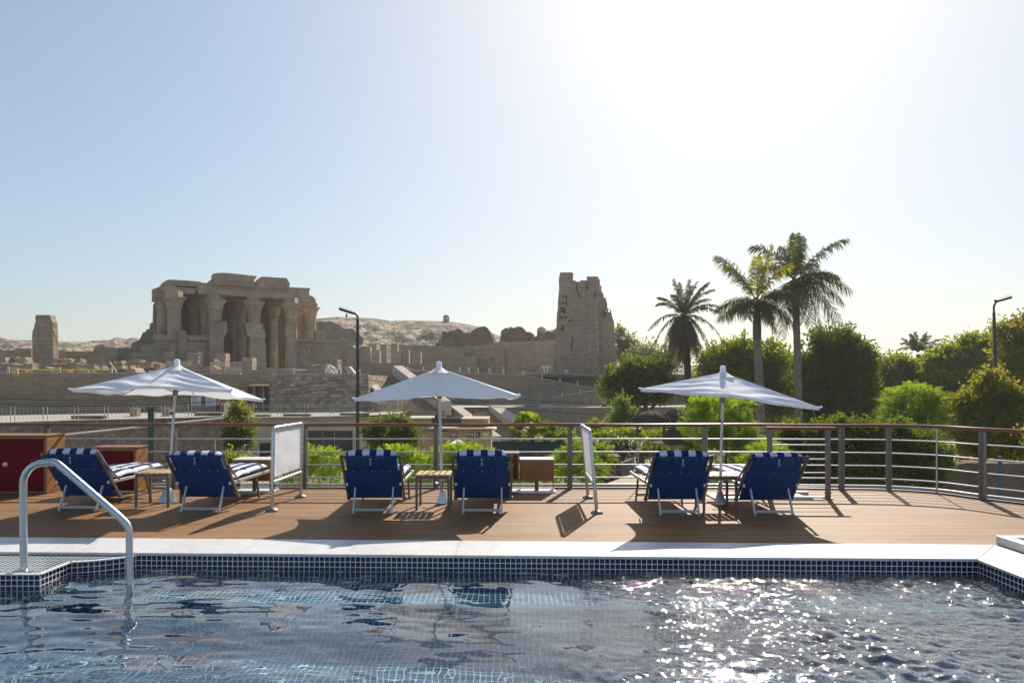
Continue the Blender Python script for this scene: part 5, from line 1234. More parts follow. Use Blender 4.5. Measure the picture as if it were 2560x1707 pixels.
def sublobes(lobes, r, k=7):
    """break each lobe into a core and smaller bulges that stand out of it"""
    o = []
    for (x, y, z, a, b, c) in lobes:
        o.append((x, y, z, a*.74, b*.74, c*.74)); d = unit(r.normal(size=(k, 3))+np.array([0, -.25, .25]))
        for q in d:
            f = r.uniform(.18, .50); g_ = r.uniform(.75, 1.12)
            o.append((x+q[0]*a*(.95-f*.8)*g_, y+q[1]*b*(.95-f*.8)*g_, z+q[2]*c*(.95-f*.75)*g_, a*f*1.15, b*f*1.15, c*f*.85))
    return o
def limb(mb, a, b, r0, r1, bend=.2, n=6):
    a = Vector(a); b = Vector(b); pts = []; off = Vector((random.uniform(-1,1), random.uniform(-1,1), 0))*bend*(b-a).length*.3
    for i in range(n+1): u = i/n; pts.append(a.lerp(b, u)+off*4*u*(1-u))
    mb.tube(pts, [r0+(r1-r0)*i/n for i in range(n+1)], 7)
def tree(name, label, lobes_px, Y, base_px, mat, size=.28, n=900, per=14, trunk_r=.25, group=None, cat='tree', z0=GZ_, width=.34, spread=.9, depth=1.0, seed=0, hollow=.5, nl=7, extra=None):
    """lobes_px: (x, y, rx, ry) of the crown's lobes as seen in the photograph, set at distance Y with real depth"""
    r = np.random.default_rng(seed+101); s_ = Y/F; lobes = []
    for i, (x, y, rx, ry) in enumerate(lobes_px):
        p = at(x, y, Y+r.uniform(-.25, .25)*rx*s_); lobes.append((p.x, p.y, p.z, rx*s_, rx*s_*depth, ry*s_))
    bx = (base_px-CX)*s_; t = thing(name, (bx, Y, z0), label, cat, group)
    P, D = crown_pts(sublobes(lobes, r), int(n*1.5), per, r, spread*.66, .5); V, Q = leaf_quads(P, D, size, width, r)
    npmesh('crown', V, Q, LF[mat], t)
    if extra:
        P, D = crown_pts([(l[0],l[1]-l[4]*.25,l[2]+l[5]*.15,l[3],l[4],l[5]) for l in lobes], extra[1], 10, r, .5, .9); V, Q = leaf_quads(P, D, size*.8, .4, r); npmesh('blossom', V, Q, LF[extra[0]], t)
    if trunk_r:
        m = MB(); random.seed(seed); fork = Vector((bx, Y, z0+(min(l[2] for l in lobes)-z0)*.55)); limb(m, (bx, Y, z0), fork, trunk_r*1.25, trunk_r*.85, .15)
        for i in range(nl):
            l = lobes[i % len(lobes)]; q = Vector(l[:3])+Vector((random.uniform(-.5,.5)*l[3], random.uniform(-.5,.5)*l[4], random.uniform(-.2,.6)*l[5])); limb(m, fork, q, trunk_r*.6, trunk_r*.12, .35)
        m.build('trunk', M['bark'], t, smooth=60)
    return t
def sprig_tree(name, label, lobes_px, Y, base_px, mat, sprig=.7, n=900, pairs=9, leafl=.10, trunk_r=.12, group=None, cat='tree', z0=GZ_, seed=0, droop=.35, depth=1.0, hollow=.35):
    """feathery plant: arching sprays with paired leaflets"""
    r = np.random.default_rng(seed+77); s_ = Y/F; lobes = []
    for (x, y, rx, ry) in lobes_px:
        p = at(x, y, Y+r.uniform(-.3,.3)*rx*s_); lobes.append((p.x, p.y, p.z, rx*s_, rx*s_*depth, ry*s_))
    w = np.array([l[3]*l[4]*l[5] for l in lobes])**.67; w /= w.sum(); k = r.choice(len(lobes), n, p=w); Lb = np.array(lobes)[k]
    d = unit(r.normal(size=(n,3))+np.array([0,0,.35])); B = Lb[:, :3]+d*Lb[:, 3:6]*(hollow+(.92-hollow)*r.random((n,1))**.6)
    dd = unit(d+.5*r.normal(size=(n,3))+np.array([0,0,.55])); L = sprig*(.6+.7*r.random((n,1)))
    side = unit(np.cross(dd, np.array([0,0,1.0])+.3*r.normal(size=(n,3))))
    T = np.linspace(.12, 1, pairs); Vs = []; 
    for ti in T:
        c_ = B+dd*L*ti+np.array([0,0,-1])*(droop*L*ti*ti)
        tg = unit(dd+np.array([0,0,-1])*2*droop*ti)
        for sg in (-1, 1):
            ld = unit(side*sg+tg*.55+.25*r.normal(size=(n,3))); ll = leafl*(1.15-.6*ti)*(.8+.4*r.random((n,1))); wv = unit(np.cross(ld, unit(np.cross(ld, side)+.4*r.normal(size=(n,3)))))
            wv = unit(tg+.3*r.normal(size=(n,3)))
            Vs.append(np.stack([c_, c_+ld*ll*.5+wv*ll*.24, c_+ld*ll, c_+ld*ll*.5-wv*ll*.24], 1))
    V = np.concatenate(Vs, 0).reshape(-1, 3); Q = np.arange(len(V)).reshape(-1, 4); bx = (base_px-CX)*s_
    t = thing(name, (bx, Y, z0), label, cat, group); npmesh('crown', V, Q, LF[mat], t)
    if trunk_r:
        m = MB(); random.seed(seed)
        for i in range(6): l = lobes[i % len(lobes)]; limb(m, (bx+random.uniform(-.2,.2), Y+random.uniform(-.2,.2), z0), Vector(l[:3])+Vector((random.uniform(-.5,.5)*l[3], random.uniform(-.5,.5)*l[4], random.uniform(-.3,.5)*l[5])), trunk_r, trunk_r*.2, .3)
        m.build('trunk', M['bark'], t, smooth=60)
    return t

G1 = 'trees beyond the bank'
tree('ficus_tree', 'dark round tree hiding the right end of the ramps, left of the date palm', [(1545,975,38,40),(1585,935,50,40),(1640,925,40,38),(1660,975,32,38),(1600,975,55,42),(1540,950,28,25)], 62, 1605, 'dark', .26, 1500, 14, .3, G1, seed=1, spread=.8)
tree('far_tree', 'thin pale tree rising close behind the pylon', [(1548,850,14,36),(1568,865,15,30),(1585,880,16,28),(1552,885,18,22)], 120, 1555, 'pale', .40, 300, 12, .3, G1, seed=2, spread=1.4, z0=TZ)
tree('far_tree', 'soft grey-green far tree between the pylon and the date palm', [(1600,895,34,32),(1640,885,30,26),(1680,900,34,26),(1620,920,50,24)], 112, 1640, 'pale', .42, 520, 12, .3, G1, seed=3, spread=1.5, z0=TZ)
tree('broad_tree', 'broad tree left of the first royal palm trunk', [(1790,905,45,42),(1835,880,42,40),(1880,895,45,45),(1780,965,52,50),(1850,960,60,60),(1930,900,45,55),(1955,980,50,60),(1880,1030,90,45),(1770,1020,40,40)], 72, 1860, 'mid', .30, 2900, 15, .4, G1, seed=4, spread=.95)
tree('broad_tree', 'tall dark rounded tree behind the right royal palm', [(2060,870,42,48),(2105,865,45,50),(2140,900,40,50),(2040,930,50,55),(2110,950,60,60),(2160,980,35,55),(2070,1030,80,50),(2140,1050,45,40),(2010,1000,40,50)], 66, 2090, 'dark', .28, 3200, 15, .4, G1, seed=5, spread=.9)
tree('far_tree', 'dim back row tree filling the gap behind the two royal palm trunks', [(1985,925,40,30),(2030,960,50,50),(1960,1000,60,60),(2020,1050,70,50)], 88, 1990, 'dark', .34, 1100, 14, .3, G1, seed=21, spread=1.2)
tree('far_tree', 'dim back row tree behind the bright feathery tree at the right', [(2190,925,40,24),(2250,960,60,40),(2340,950,60,40),(2300,1020,110,60),(2200,1040,70,60)], 92, 2260, 'dark', .34, 1700, 14, .3, G1, seed=22, spread=1.2)
tree('spreading_tree', 'layered green tree right of the tall dark rounded tree', [(2215,925,38,28),(2250,910,34,20),(2290,935,45,26),(2230,960,50,42),(2200,1010,40,50),(2290,985,55,45),(2250,1060,70,40)], 78, 2250, 'mid', .32, 2300, 14, .35, G1, seed=6, spread=1.1)
tree('spreading_tree', 'wide layered tree in front of the distant palm at the right', [(2345,895,40,20),(2395,878,42,22),(2440,856,40,24),(2360,930,60,34),(2430,915,60,45),(2480,890,45,35),(2400,985,70,50),(2480,975,55,60),(2420,1040,80,40)], 74, 2400, 'mid', .30, 2900, 14, .35, G1, seed=7, spread=1.0)
tree('spreading_tree', 'tall tree at the right edge behind the lamp post', [(2520,830,40,26),(2570,820,50,30),(2550,880,55,45),(2620,880,60,70),(2540,960,55,60),(2600,1000,70,80),(2530,1060,50,60)], 60, 2570, 'olive', .24, 2900, 14, .35, G1, seed=8, spread=.85)
tree('olive_tree', 'olive green loose tree just right of the bright feathery tree', [(2430,1010,42,40),(2475,960,36,40),(2470,1060,55,60),(2530,1010,45,60),(2420,1080,35,45),(2560,1090,55,70),(2450,1120,45,40),(2520,1150,60,45)], 42, 2480, 'olive', .17, 3300, 14, .2, G1, seed=9, spread=.6)
tree('small_tree', 'pale loose bush at the lower right behind the curved rail', [(2590,1180,60,60),(2640,1090,60,80),(2440,1180,26,24)], 36, 2580, 'olive', .15, 800, 12, .15, G1, seed=19, spread=.55)
sprig_tree('feathery_tree', 'bright green feathery tree above the right curve of the rail', [(2285,1010,55,48),(2250,1055,55,50),(2320,1060,50,50),(2280,1100,75,55),(2235,1000,28,22),(2330,1000,28,24)], 44, 2285, 'bright', .75, 2600, 9, .15, .12, 'bright feathery trees', seed=10)
sprig_tree('feathery_tree', 'tall bright feathery tree behind the right parasol pole', [(1790,1030,52,40),(1750,1075,55,50),(1830,1080,62,50),(1790,1130,95,60),(1850,1020,28,22),(1745,1020,30,22),(1870,1120,45,40)], 36, 1795, 'bright', .62, 3000, 9, .13, .12, 'bright feathery trees', seed=11)
tree('conical_shrub', 'light green cone-shaped young tree between screen and domes', [(1557,1010,14,22),(1555,1035,27,24),(1558,1060,40,26),(1558,1090,42,30)], 50, 1557, 'cone', .15, 900, 14, .1, G1, seed=12, spread=.5)
tree('broad_shrub', 'dark green broad shrub between the left lamp post and the kiosk', [(955,1058,20,17),(985,1048,20,14),(1008,1064,22,20),(938,1084,28,24),(1005,1095,34,30),(970,1110,45,30),(920,1072,14,14),(1030,1085,16,20)], 53, 970, 'dark', .18, 900, 14, .12, 'garden shrubs', 'shrub', seed=13, spread=.6)
tree('climbing_shrub', 'shaggy shrub climbing the rubble wall, yellow-green on top', [(597,992,9,14),(590,1012,15,18),(606,1025,18,16),(588,1040,16,20),(615,1045,14,18)], 59, 600, 'olive', .17, 210, 12, 0, 'garden shrubs', 'shrub', seed=14, spread=.65)
tree('climbing_shrub', 'dark lower mass of creeper on the wall beside the cream building', [(592,1068,24,22),(612,1085,26,22),(585,1092,22,18),(606,1108,22,18),(590,1125,16,14)], 58, 600, 'dark', .19, 460, 13, .06, 'garden shrubs', 'shrub', seed=15, spread=.6)
tree('oleander_bush', 'small bush with pink flowers above the foot of the second lounger', [(575,1150,28,22),(610,1162,24,16),(560,1175,24,20)], 30, 580, 'mid', .10, 420, 12, .04, 'garden shrubs', 'shrub', seed=16, spread=.4, extra=('pink_fl', 12))
tree('oleander_bush', 'sparse tuft with pink flowers left of the left canvas screen', [(622,1152,10,12),(660,1165,16,14)], 31, 625, 'mid', .09, 110, 10, .03, 'garden shrubs', 'shrub', seed=17, spread=.35, extra=('pink_fl', 6))
G2 = 'bright feathery bushes behind the rail'
for i, (lobes, Y, bx, lb, n) in enumerate((
    ([(720,1170,40,42),(765,1150,45,34),(820,1160,45,38),(770,1200,80,35),(860,1180,30,36)], 26, 780, 'bright feathery bush between the left canvas screen and the third lounger', 1700),
    ([(950,1165,45,38),(1000,1148,45,32),(1040,1170,45,38),(990,1200,70,32)], 25, 985, 'bright feathery bush between the two middle loungers, left half', 1600),
    ([(1110,1150,50,34),(1165,1140,55,30),(1215,1160,45,35),(1150,1190,90,38)], 26, 1150, 'bright feathery bush behind the fourth lounger and open cabinet', 2000),
    ([(1300,1195,45,26),(1345,1190,35,26),(1270,1200,30,20)], 27, 1305, 'low bright bush behind the plain cabinet', 800),
    ([(1405,1165,32,42),(1440,1140,30,45),(1470,1165,30,45),(1420,1200,50,30),(1500,1180,16,26)], 29, 1440, 'bright feathery bush behind the right canvas screen', 1500),
    ([(1920,1140,55,36),(1885,1170,50,36),(1960,1165,40,36)], 31, 1920, 'bright feathery bush between the two rightmost loungers and the gate rail', 1300))):
    sprig_tree('feathery_bush', lb, lobes, Y, bx, 'bright', .42, n, 8, .085, .05, G2, 'bush', seed=30+i, droop=.42)
G3 = 'rounded hedge bushes behind the curved rail'
for i, (lobes, Y, bx, lb) in enumerate((
    ([(1985,1090,32,34),(2010,1130,42,50),(1980,1170,45,50),(2030,1190,45,40)], 33, 2000, 'hedge bush seen through the gate rail, left one'),
    ([(2060,1085,40,38),(2110,1080,36,36),(2075,1140,55,55),(2120,1180,50,50)], 32, 2080, 'hedge bush between the gate rail and the next double post'),
    ([(2160,1085,40,38),(2190,1120,45,45),(2160,1180,55,50),(2215,1190,40,40)], 31, 2175, 'hedge bush between the two double posts of the curved rail'),
    ([(2250,1085,42,36),(2300,1120,45,45),(2260,1170,55,55),(2320,1190,40,45),(2350,1150,30,40)], 31, 2275, 'hedge bush right of the second double post'))):
    tree('hedge_bush', lb, lobes, Y, bx, 'dark', .12, 2000, 14, .06, G3, 'bush', seed=50+i, spread=.42, extra=('purple_fl', 4) if i == 2 else None)
for i, (lobes, Y, bx, lb, ex, mt) in enumerate((
    ([(1510,1090,40,16),(1560,1086,45,14),(1610,1088,45,14),(1660,1090,35,14)], 46, 1590, 'long clipped hedge with pink and white flowers behind the right canvas screen', ('pink_fl', 14), 'mid'),
    ([(1530,1135,32,24),(1580,1130,40,20),(1630,1128,40,20),(1670,1150,30,22)], 40, 1600, 'lower clipped dark hedge in front of the small dome kiosk', None, 'dark'),
    ([(1525,1114,16,8),(1555,1112,24,10),(1575,1118,18,8)], 39, 1550, 'white flowering bougainvillea on the lower hedge', ('white_fl', 90), 'dark'),
    ([(1490,1075,12,30),(1500,1100,18,20)], 47, 1495, 'dry yellowish tuft beside the right canvas screen', None, 'olive'),
    ([(1420,1100,22,22),(1395,1115,24,20)], 47, 1410, 'small round bush right of the fan palm', None, 'bright'),
    ([(1503,1145,24,34),(1485,1165,20,30)], 33, 1495, 'leafy bush touching the right side of the right canvas screen', None, 'mid'))):
    tree('flower_hedge', lb, lobes, Y, bx, mt, .12, 520, 12, .04, 'garden hedges', 'hedge', seed=70+i, spread=.4, extra=ex)

# ---- palms
def frond(rn, A, B_, sag, leafl, n=46, vdroop=.5, wid=.035, twist=0.0, two=True):
    """one feather frond: arching midrib from A to B_, leaflets both sides; returns vertices and quads"""
    A = np.array(A, float); B_ = np.array(B_, float); L = np.linalg.norm(B_-A); Cn = (A+B_)/2+np.array([0,0,sag*L])
    bez = lambda t: (1-t)**2*A+2*t*(1-t)*Cn+t*t*B_
    tan = lambda t: 2*(1-t)*(Cn-A)+2*t*(B_-Cn)
    V = []; Q = []
    ts = np.linspace(0, 1, 13); prev = None
    for i, t_ in enumerate(ts):
        p = bez(t_); g = tan(t_); g /= np.linalg.norm(g); s_ = np.cross(g, [0,0,1.0]); s_ /= max(np.linalg.norm(s_), 1e-3); u_ = np.cross(s_, g); w = .045*(1-t_)+.008
        V += [p+s_*w, p+u_*w, p-s_*w, p-u_*w]
        if i: 
            b = (i-1)*4
            for k in range(4): Q.append((b+k, b+(k+1)%4, b+4+(k+1)%4, b+4+k))
    for t_ in np.linspace(.12, 1, n):
        for sg in (-1, 1):
            tt = min(1, t_+rn.uniform(-.008,.008)); p = bez(tt); g = tan(tt); g /= np.linalg.norm(g); s_ = np.cross(g, [0,0,1.0]); s_ /= max(np.linalg.norm(s_), 1e-3); u_ = np.cross(s_, g)
            l = leafl*(.45+1.1*math.sin(math.pi*min(1, (.12+.80*t_))))*rn.uniform(.8,1.15)
            el = rn.uniform(-.5,.7)+twist*sg
            d = sg*s_*math.cos(el)+u_*math.sin(el)+g*(.45+.5*t_); d /= np.linalg.norm(d)
            q = p+d*l*.5+np.array([0,0,-1])*l*vdroop*.15; e = p+d*l*.85+np.array([0,0,-1])*l*vdroop*.7
            wv = g*wid*1.0; k0 = len(V); V += [p-wv*.6, p+wv*.6, q+wv, q-wv, e]; Q += [(k0, k0+1, k0+2, k0+3), (k0+3, k0+2, k0+4, k0+4)]
    return V, Q
def merge_fronds(fr):
    V = []; T = []
    for v, q in fr:
        k = len(V); V += v
        for a in q:
            T.append((a[0]+k, a[1]+k, a[2]+k))
            if a[2] != a[3]: T.append((a[0]+k, a[2]+k, a[3]+k))
    return np.array(V), np.array(T)
def palm(name, label, Y, base_px, trunk_px, crown, fronds, mat, bark, rad, leafl, z0, group, dead=None, shaft=None, seed=0, n=46, wid=.035, vdroop=.5):
    rn = random.Random(seed); c = at(crown[0], crown[1], Y); t = thing(name, tuple(at(base_px[0], base_px[1], Y)), label, 'palm tree', group)
    t.location.z = z0
    pts = [at(x, y, Y) for x, y in trunk_px]; pts[0].z = z0; m = MB(); path = smooth_path(pts, 10) if len(pts) > 2 else [pts[0].lerp(pts[1], i/20) for i in range(21)]
    k = len(path); rr_ = [rad[0]+(rad[1]-rad[0])*i/(k-1)+.012*math.sin(i*2.2) for i in range(k)]; m.tube(path, rr_, 14); m.build('trunk', M[bark], t, smooth=50)
    if shaft: m = MB(); a, b = path[-1], c; m.tube([a, a.lerp(b,.3), a.lerp(b,.8), b+Vector((0,0,.3))], [rad[1]*1.15, rad[1]*1.25, rad[1]*.9, rad[1]*.4], 12); m.build('crownshaft', M['crownshaft'], t, smooth=60)
    for (x, y, dz, sag, *mt) in fronds:
        B_ = at(x, y, Y)+Vector((0, dz, 0)); V, T = merge_fronds([frond(rn, c+Vector((rn.uniform(-.1,.1), dz*.03, 0)), B_, sag, leafl, n, vdroop, wid)]); npmesh('frond', V, T, LF[mt[0] if mt else mat], t)
    if dead:
        fr = []
        for (x, y, dz, sag) in dead: fr.append(frond(rn, c-Vector((0,0,.1)), at(x, y, Y)+Vector((0,dz,0)), sag, leafl*1.15, n, 1.0, wid*1.3))
        V, T = merge_fronds(fr); npmesh('dead_skirt', V, T, LF['dead'], t)
    return t
M['crownshaft'] = plain('green_crownshaft', (.10,.12,.05), .5, 0, .2, 3)
palm('royal_palm', 'left royal palm with a fan-like yellow-green top and grey trunk', 54, (1903,1166), [(1903,1166),(1902,1060),(1898,960),(1894,870),(1893,850)], (1892,752),
     [(1788,645,-.5,.24),(1786,800,-1.2,.22),(1800,770,.8,.26),(1925,615,-.3,.06,'palm_y'),(1900,640,.6,.04,'palm_y'),(1968,665,-.6,.26,'palm_y'),(1960,740,-1.6,.26),(1972,815,-.8,.30),(1945,800,1.6,.34),(1850,800,-1.8,.30),(1905,800,-1.9,.35),(1830,660,1.2,.22),(1990,745,.4,.30),(1870,770,2.3,.36),(1930,830,-.9,.38),(1840,790,2.0,.3)],
     'palm', 'palm_bark', (.37,.27), .85, GZ_, 'royal palms', shaft=True, seed=3, n=74, wid=.038, vdroop=.75)
palm('royal_palm', 'right royal palm, taller, with long fronds drooping to the right', 58, (1997,1150), [(1997,1150),(1997,1040),(1994,900),(1991,800),(1991,790)], (1985,700),
     [(1878,618,-.4,.30),(1985,588,-.3,.03),(1965,615,.7,.05),(2008,592,.4,.06),(2105,603,-.5,.22),(2114,728,-.6,.34),(2110,806,.6,.38),(2090,845,-.8,.42),(2042,850,-1.5,.40),(2030,800,1.8,.36),(1945,840,-.9,.36),(1930,790,1.0,.32),(1925,660,1.6,.30),(2060,650,2.0,.28),(2080,760,-1.8,.34),(2060,700,-2.2,.3),(1960,800,-2.0,.4),(2005,830,-2.2,.42)],
     'palm', 'palm_bark', (.33,.26), .95, GZ_, 'royal palms', shaft=True, seed=5, n=78, wid=.040, vdroop=.8)
palm('date_palm', 'date palm with wind-blown top and a shaggy skirt of dead fronds', 64, (1722,1060), [(1722,1080),(1722,1000),(1719,920),(1712,840),(1708,790)], (1707,792),
     [(1683,698,-.3,.05),(1702,705,.5,.06),(1720,702,-.5,.10),(1745,704,.3,.18),(1768,708,-.4,.24),(1788,722,.5,.28),(1795,768,-.5,.34),(1780,745,.8,.28),(1735,712,.9,.14),(1640,762,-.4,.42),(1648,742,.6,.36),(1675,740,-.9,.3),(1619,826,-.4,.40),(1640,855,.5,.44),(1652,868,-1.0,.46),(1797,840,-.4,.40),(1776,862,.5,.44),(1765,880,-.9,.46),(1670,880,-1.3,.42),(1745,890,-1.4,.44),(1760,715,-1.0,.2),(1800,780,.3,.36)],
     'palm_d', 'date_bark', (.30,.34), .42, PZ, 'date palms', dead=[(1660,870,-0.3,0.43),(1667,878,-1.1,0.40),(1665,880,-0.6,0.41),(1670,887,-0.1,0.38),(1678,886,0.4,0.35),(1676,886,1.0,0.36),(1682,893,0.4,0.33),(1681,892,0.2,0.33),(1686,884,1.0,0.31),(1691,897,1.0,0.28),(1696,902,-0.3,0.26),(1700,896,1.1,0.24),(1704,891,-0.9,0.22),(1701,904,-0.2,0.23),(1708,894,0.0,0.20),(1709,895,0.2,0.20),(1714,904,0.5,0.23),(1720,902,1.3,0.25),(1721,890,0.9,0.26),(1726,900,0.2,0.29),(1728,888,0.9,0.29),(1730,889,-1.1,0.30),(1735,897,-1.1,0.33),(1738,885,-0.9,0.34),(1737,892,1.0,0.34),(1738,889,-1.2,0.34),(1747,877,1.0,0.38),(1752,874,1.3,0.41),(1750,870,0.3,0.40),(1751,871,-0.2,0.40)], seed=7, n=64, wid=.036, vdroop=.7)
palm('date_palm', 'small distant palm crown poking out above the right trees', 96, (2300,1000), [(2300,1000),(2298,920),(2296,885)], (2296,880),
     [(2248,858,-.5,.30),(2262,845,.6,.2),(2275,838,-.3,.1),(2292,830,.4,.05),(2312,832,-.4,.08),(2330,838,.5,.16),(2350,848,-.5,.26),(2360,862,.3,.3),(2285,834,.8,.05),(2322,842,.8,.12),(2255,872,.8,.36),(2340,872,-.8,.34),(2268,852,-1,.14),(2303,836,-1,.06)],
     'palm_d', 'date_bark', (.28,.30), .55, GZ_, 'date palms', seed=9, n=50, wid=.05)
# fan palm in the garden
def fan_palm(px, py, Y, base, lb, seed):
    rn = random.Random(seed); c = at(px, py, Y); t = thing('fan_palm', (c.x, c.y, GZ_), lb, 'palm tree'); m = MB(); m.tube([(c.x,c.y,GZ_),(c.x,c.y,c.z)], [.22,.16], 10); m.build('trunk', M['date_bark'], t, smooth=60)
    for k in range(26):
        az = rn.uniform(0, 2*math.pi); el = rn.uniform(-.5, 1.3); d = Vector((math.cos(az)*math.cos(el), math.sin(az)*math.cos(el), math.sin(el))); h_ = c+d*rn.uniform(.9,1.3); V = []; T = []
        s_ = d.cross(Vector((0,0,1))).normalized(); u_ = s_.cross(d)
        V += [c-s_*.02, c+s_*.02, h_]; T.append((0,1,2))
        for j in range(22):
            a = -1.9+3.8*j/21; q = (d*math.cos(a)+s_*math.sin(a)); l = rn.uniform(.62,.8); k0 = len(V); w = u_.cross(q).normalized()*.035; tip = h_+q*l-Vector((0,0,.16)); mid = h_+q*l*.6; V += [h_, mid+w, tip, mid-w]; T += [(k0,k0+1,k0+2),(k0,k0+2,k0+3)]
        npmesh('fan_leaf', np.array([tuple(v) for v in V]), np.array(T), LF['mid'], t)
fan_palm(1330,1085,46,0,'fan palm with spiky round leaves right of the garden steps',2)
fan_palm(1362,1105,45,0,'second lower fan palm standing against the first one',6)

# ---- lamp posts
def lamp_post(px, Y, top, bend, head, lb, seed):
    """px = (x at the top of the post, x far below, y there)"""
    a = at(px[1], px[2], Y); b = at(px[0], bend, Y); t = thing('lamp_post', (a.x, Y, GZ_), lb, 'street lamp', 'tall dark lamp posts')
    m = MB(); m.tube([(a.x,Y,GZ_), tuple(a), tuple(b)], [.11,.10,.085], 14); m.lathe((a.x,Y,GZ_), [(.22,0),(.22,.05),(.12,.4)], 12); m.build('pole', M['dark_metal'], t, smooth=50)
    h = at(head[0], head[1], Y); m = MB(); k = b+Vector((0,0,(h.z-b.z)*.55)); m.tube([b-Vector((0,0,.15)), b+Vector((0,0,.25)), k, k.lerp(h,.4)+Vector((0,0,.06)), h], .06, 12); m.build('bent_arm', M['dark_metal'], t, smooth=60)
    s_ = 1 if head[0] > px[0] else -1; m = MB(); q = Vector((s_*.62,-.30,.20)); 
    m.prism([h+Vector((-s_*.1,-.2,-.12)), h+Vector((-s_*.1,.2,-.04)), h+q+Vector((0,.22,.02)), h+q+Vector((0,-.16,-.10))], (0,0,.15)); m.build('lamp_head', M['black'], t, bevel=.02)
    m = MB(); c = b.lerp(a, .55); m.tube([c+Vector((0,0,-.12)), c+Vector((0,0,.12))], .15, 10); m.build('clamp', M['dark_metal'], t)
    return t
lamp_post((894,894,1127), 38, 0, 800, (880,782), 'left dark lamp post with its head bent to the left', 1)
lamp_post((2485,2492,960), 44, 0, 782, (2494,752), 'right dark lamp post among the trees, head bent to the right', 2)
# green post on the bank
t = thing('mooring_post', tuple(Vector((at(377,HOR,30).x,30,GZ_))), 'dark green flared steel post standing on the bank left of the left parasol pole', 'post'); p = at(377,1016,30)
m = MB(); m.lathe((p.x,30,0), [(.125,GZ_),(.125,p.z-.42),(.13,p.z-.40),(.13,p.z-.2),(.19,p.z-.06),(.20,p.z),(.17,p.z+.005)], 18); m.build('column', plain('dark_green_paint', (.03,.055,.05), .45), t, smooth=50)
m = MB(); m.lathe((p.x+.19,29.95,p.z-.5), [(.02,0),(.05,.02),(.05,.2),(.03,.26)], 10); m.build('small_lamp', M['steel'], t, smooth=50)
# overhead cables
def cable(a, b, sag, lb, r=.014):
    m = MB(); a = Vector(a); b = Vector(b); m.tube([a.lerp(b, u)-Vector((0,0,sag*4*u*(1-u))) for u in np.linspace(0,1,28)], r, 4, cap=False); tag(m.build('overhead_cable', M['black']), lb, 'cable', 'overhead cables')
cable(at(-300,968,38), at(894,942,38), 1.0, 'upper thin cable crossing the brown wall to the left lamp post')
cable(at(-300,986,38), at(894,962,38), .9, 'lower thin cable crossing the brown wall to the left lamp post')
cable(at(894,945,38), at(2488,912,44), 2.0, 'upper thin cable between the two lamp posts')
cable(at(894,965,38), at(2488,928,44), 2.2, 'lower thin cable between the two lamp posts')

# ---- garden structures
t = thing('kiosk', tuple(Vector((at(1150,HOR,58).x, 58, GZ_))), 'ochre flat-roofed ticket kiosk with posters below the steps', 'kiosk'); FK = Face((0,58))
m = MB(); FK.rect(m,1030,1120,1078,1200,0,4); FK.rect(m,1120,1228,1075,1200,0,4); FK.rect(m,1152,1221,1049,1070,.5,4); FK.rect(m,1030,1080,1048,1078,.6,4); m.build('wall', M['kiosk'], t)
m = MB(); FK.prism(m,[(1068,1074),(1068,1071.5),(1235,1070),(1240,1073.5)],-1.2,4.1); m.build('awning', plain('sun_bleached_board', (.50,.38,.24), .7), t)
m = MB(); FK.rect(m,1079,1152,1044,1058,-.1,.3); m.build('dark_fascia', plain('dark_fascia', (.07,.05,.035), .6), t)
m = MB(); FK.rect(m,1014,1080,1044.5,1048,.3,4.2); m.build('roof', M['cope'], t); m = MB(); FK.rect(m,1152,1222,1046,1049,.2,4.2); m.build('roof', M['cope'], t)
for k, (x0, x1) in enumerate(((1123,1144),(1170,1200))):
    m = MB(); FK.rect(m,x0,x1,1079,1095,-.06,-.005); w_ = m.build('window', M['glass_dark'], t)
    for q in range(4): xx = x0+2+q*(x1-x0-3)/4; m = MB(); FK.rect(m, xx,xx+3,1081+q%2*3,1088+q%3*2,-.08,-.062); m.build('poster', M['white_paint'], w_)
m = MB(); FK.rect(m,1206,1222,1080,1090,-.08,-.01); m.build('price_board', M['white_paint'], t)
t = thing('white_tent', tuple(Vector((at(1143,HOR,52).x, 52, GZ_))), 'small pale pointed tent roof in front of the kiosk', 'tent'); q = at(1143,1098,52); m = MB(); b4 = [at(1118,1112,51),at(1170,1112,51),at(1166,1110,54),at(1122,1110,54)]
k0 = len(m.v); m.v += [tuple(v) for v in b4]+[tuple(q+Vector((0,.8,0)))]; m.f += [(k0,k0+1,k0+4),(k0+1,k0+2,k0+4),(k0+2,k0+3,k0+4),(k0+3,k0,k0+4)]; m.build('roof', M['screen'], t)
for v in b4: m = MB(); m.tube([v, (v.x,v.y,GZ_)], .04, 6); m.build('leg', M['white_paint'], t)
t = thing('floodlight', tuple(Vector((at(1178,HOR,70).x, 70, PZ-2))), 'thin pole with a small floodlight beside the lower steps', 'light'); p = at(1180,1018,70); m = MB(); m.tube([(p.x,70,PZ-3),(p.x+.1,70,p.z)], .05, 6); m.build('pole', M['dark_metal'], t); m = MB(); m.box(p.x-.1,p.x+.25,69.8,70.1,p.z-.55,p.z-.25); m.build('lamp_head', M['black'], t)
M['wicker'] = stone('woven_dark_shade', (.115,.085,.062), .2, .6, (.25,.12,.02), .6, .1, .6)
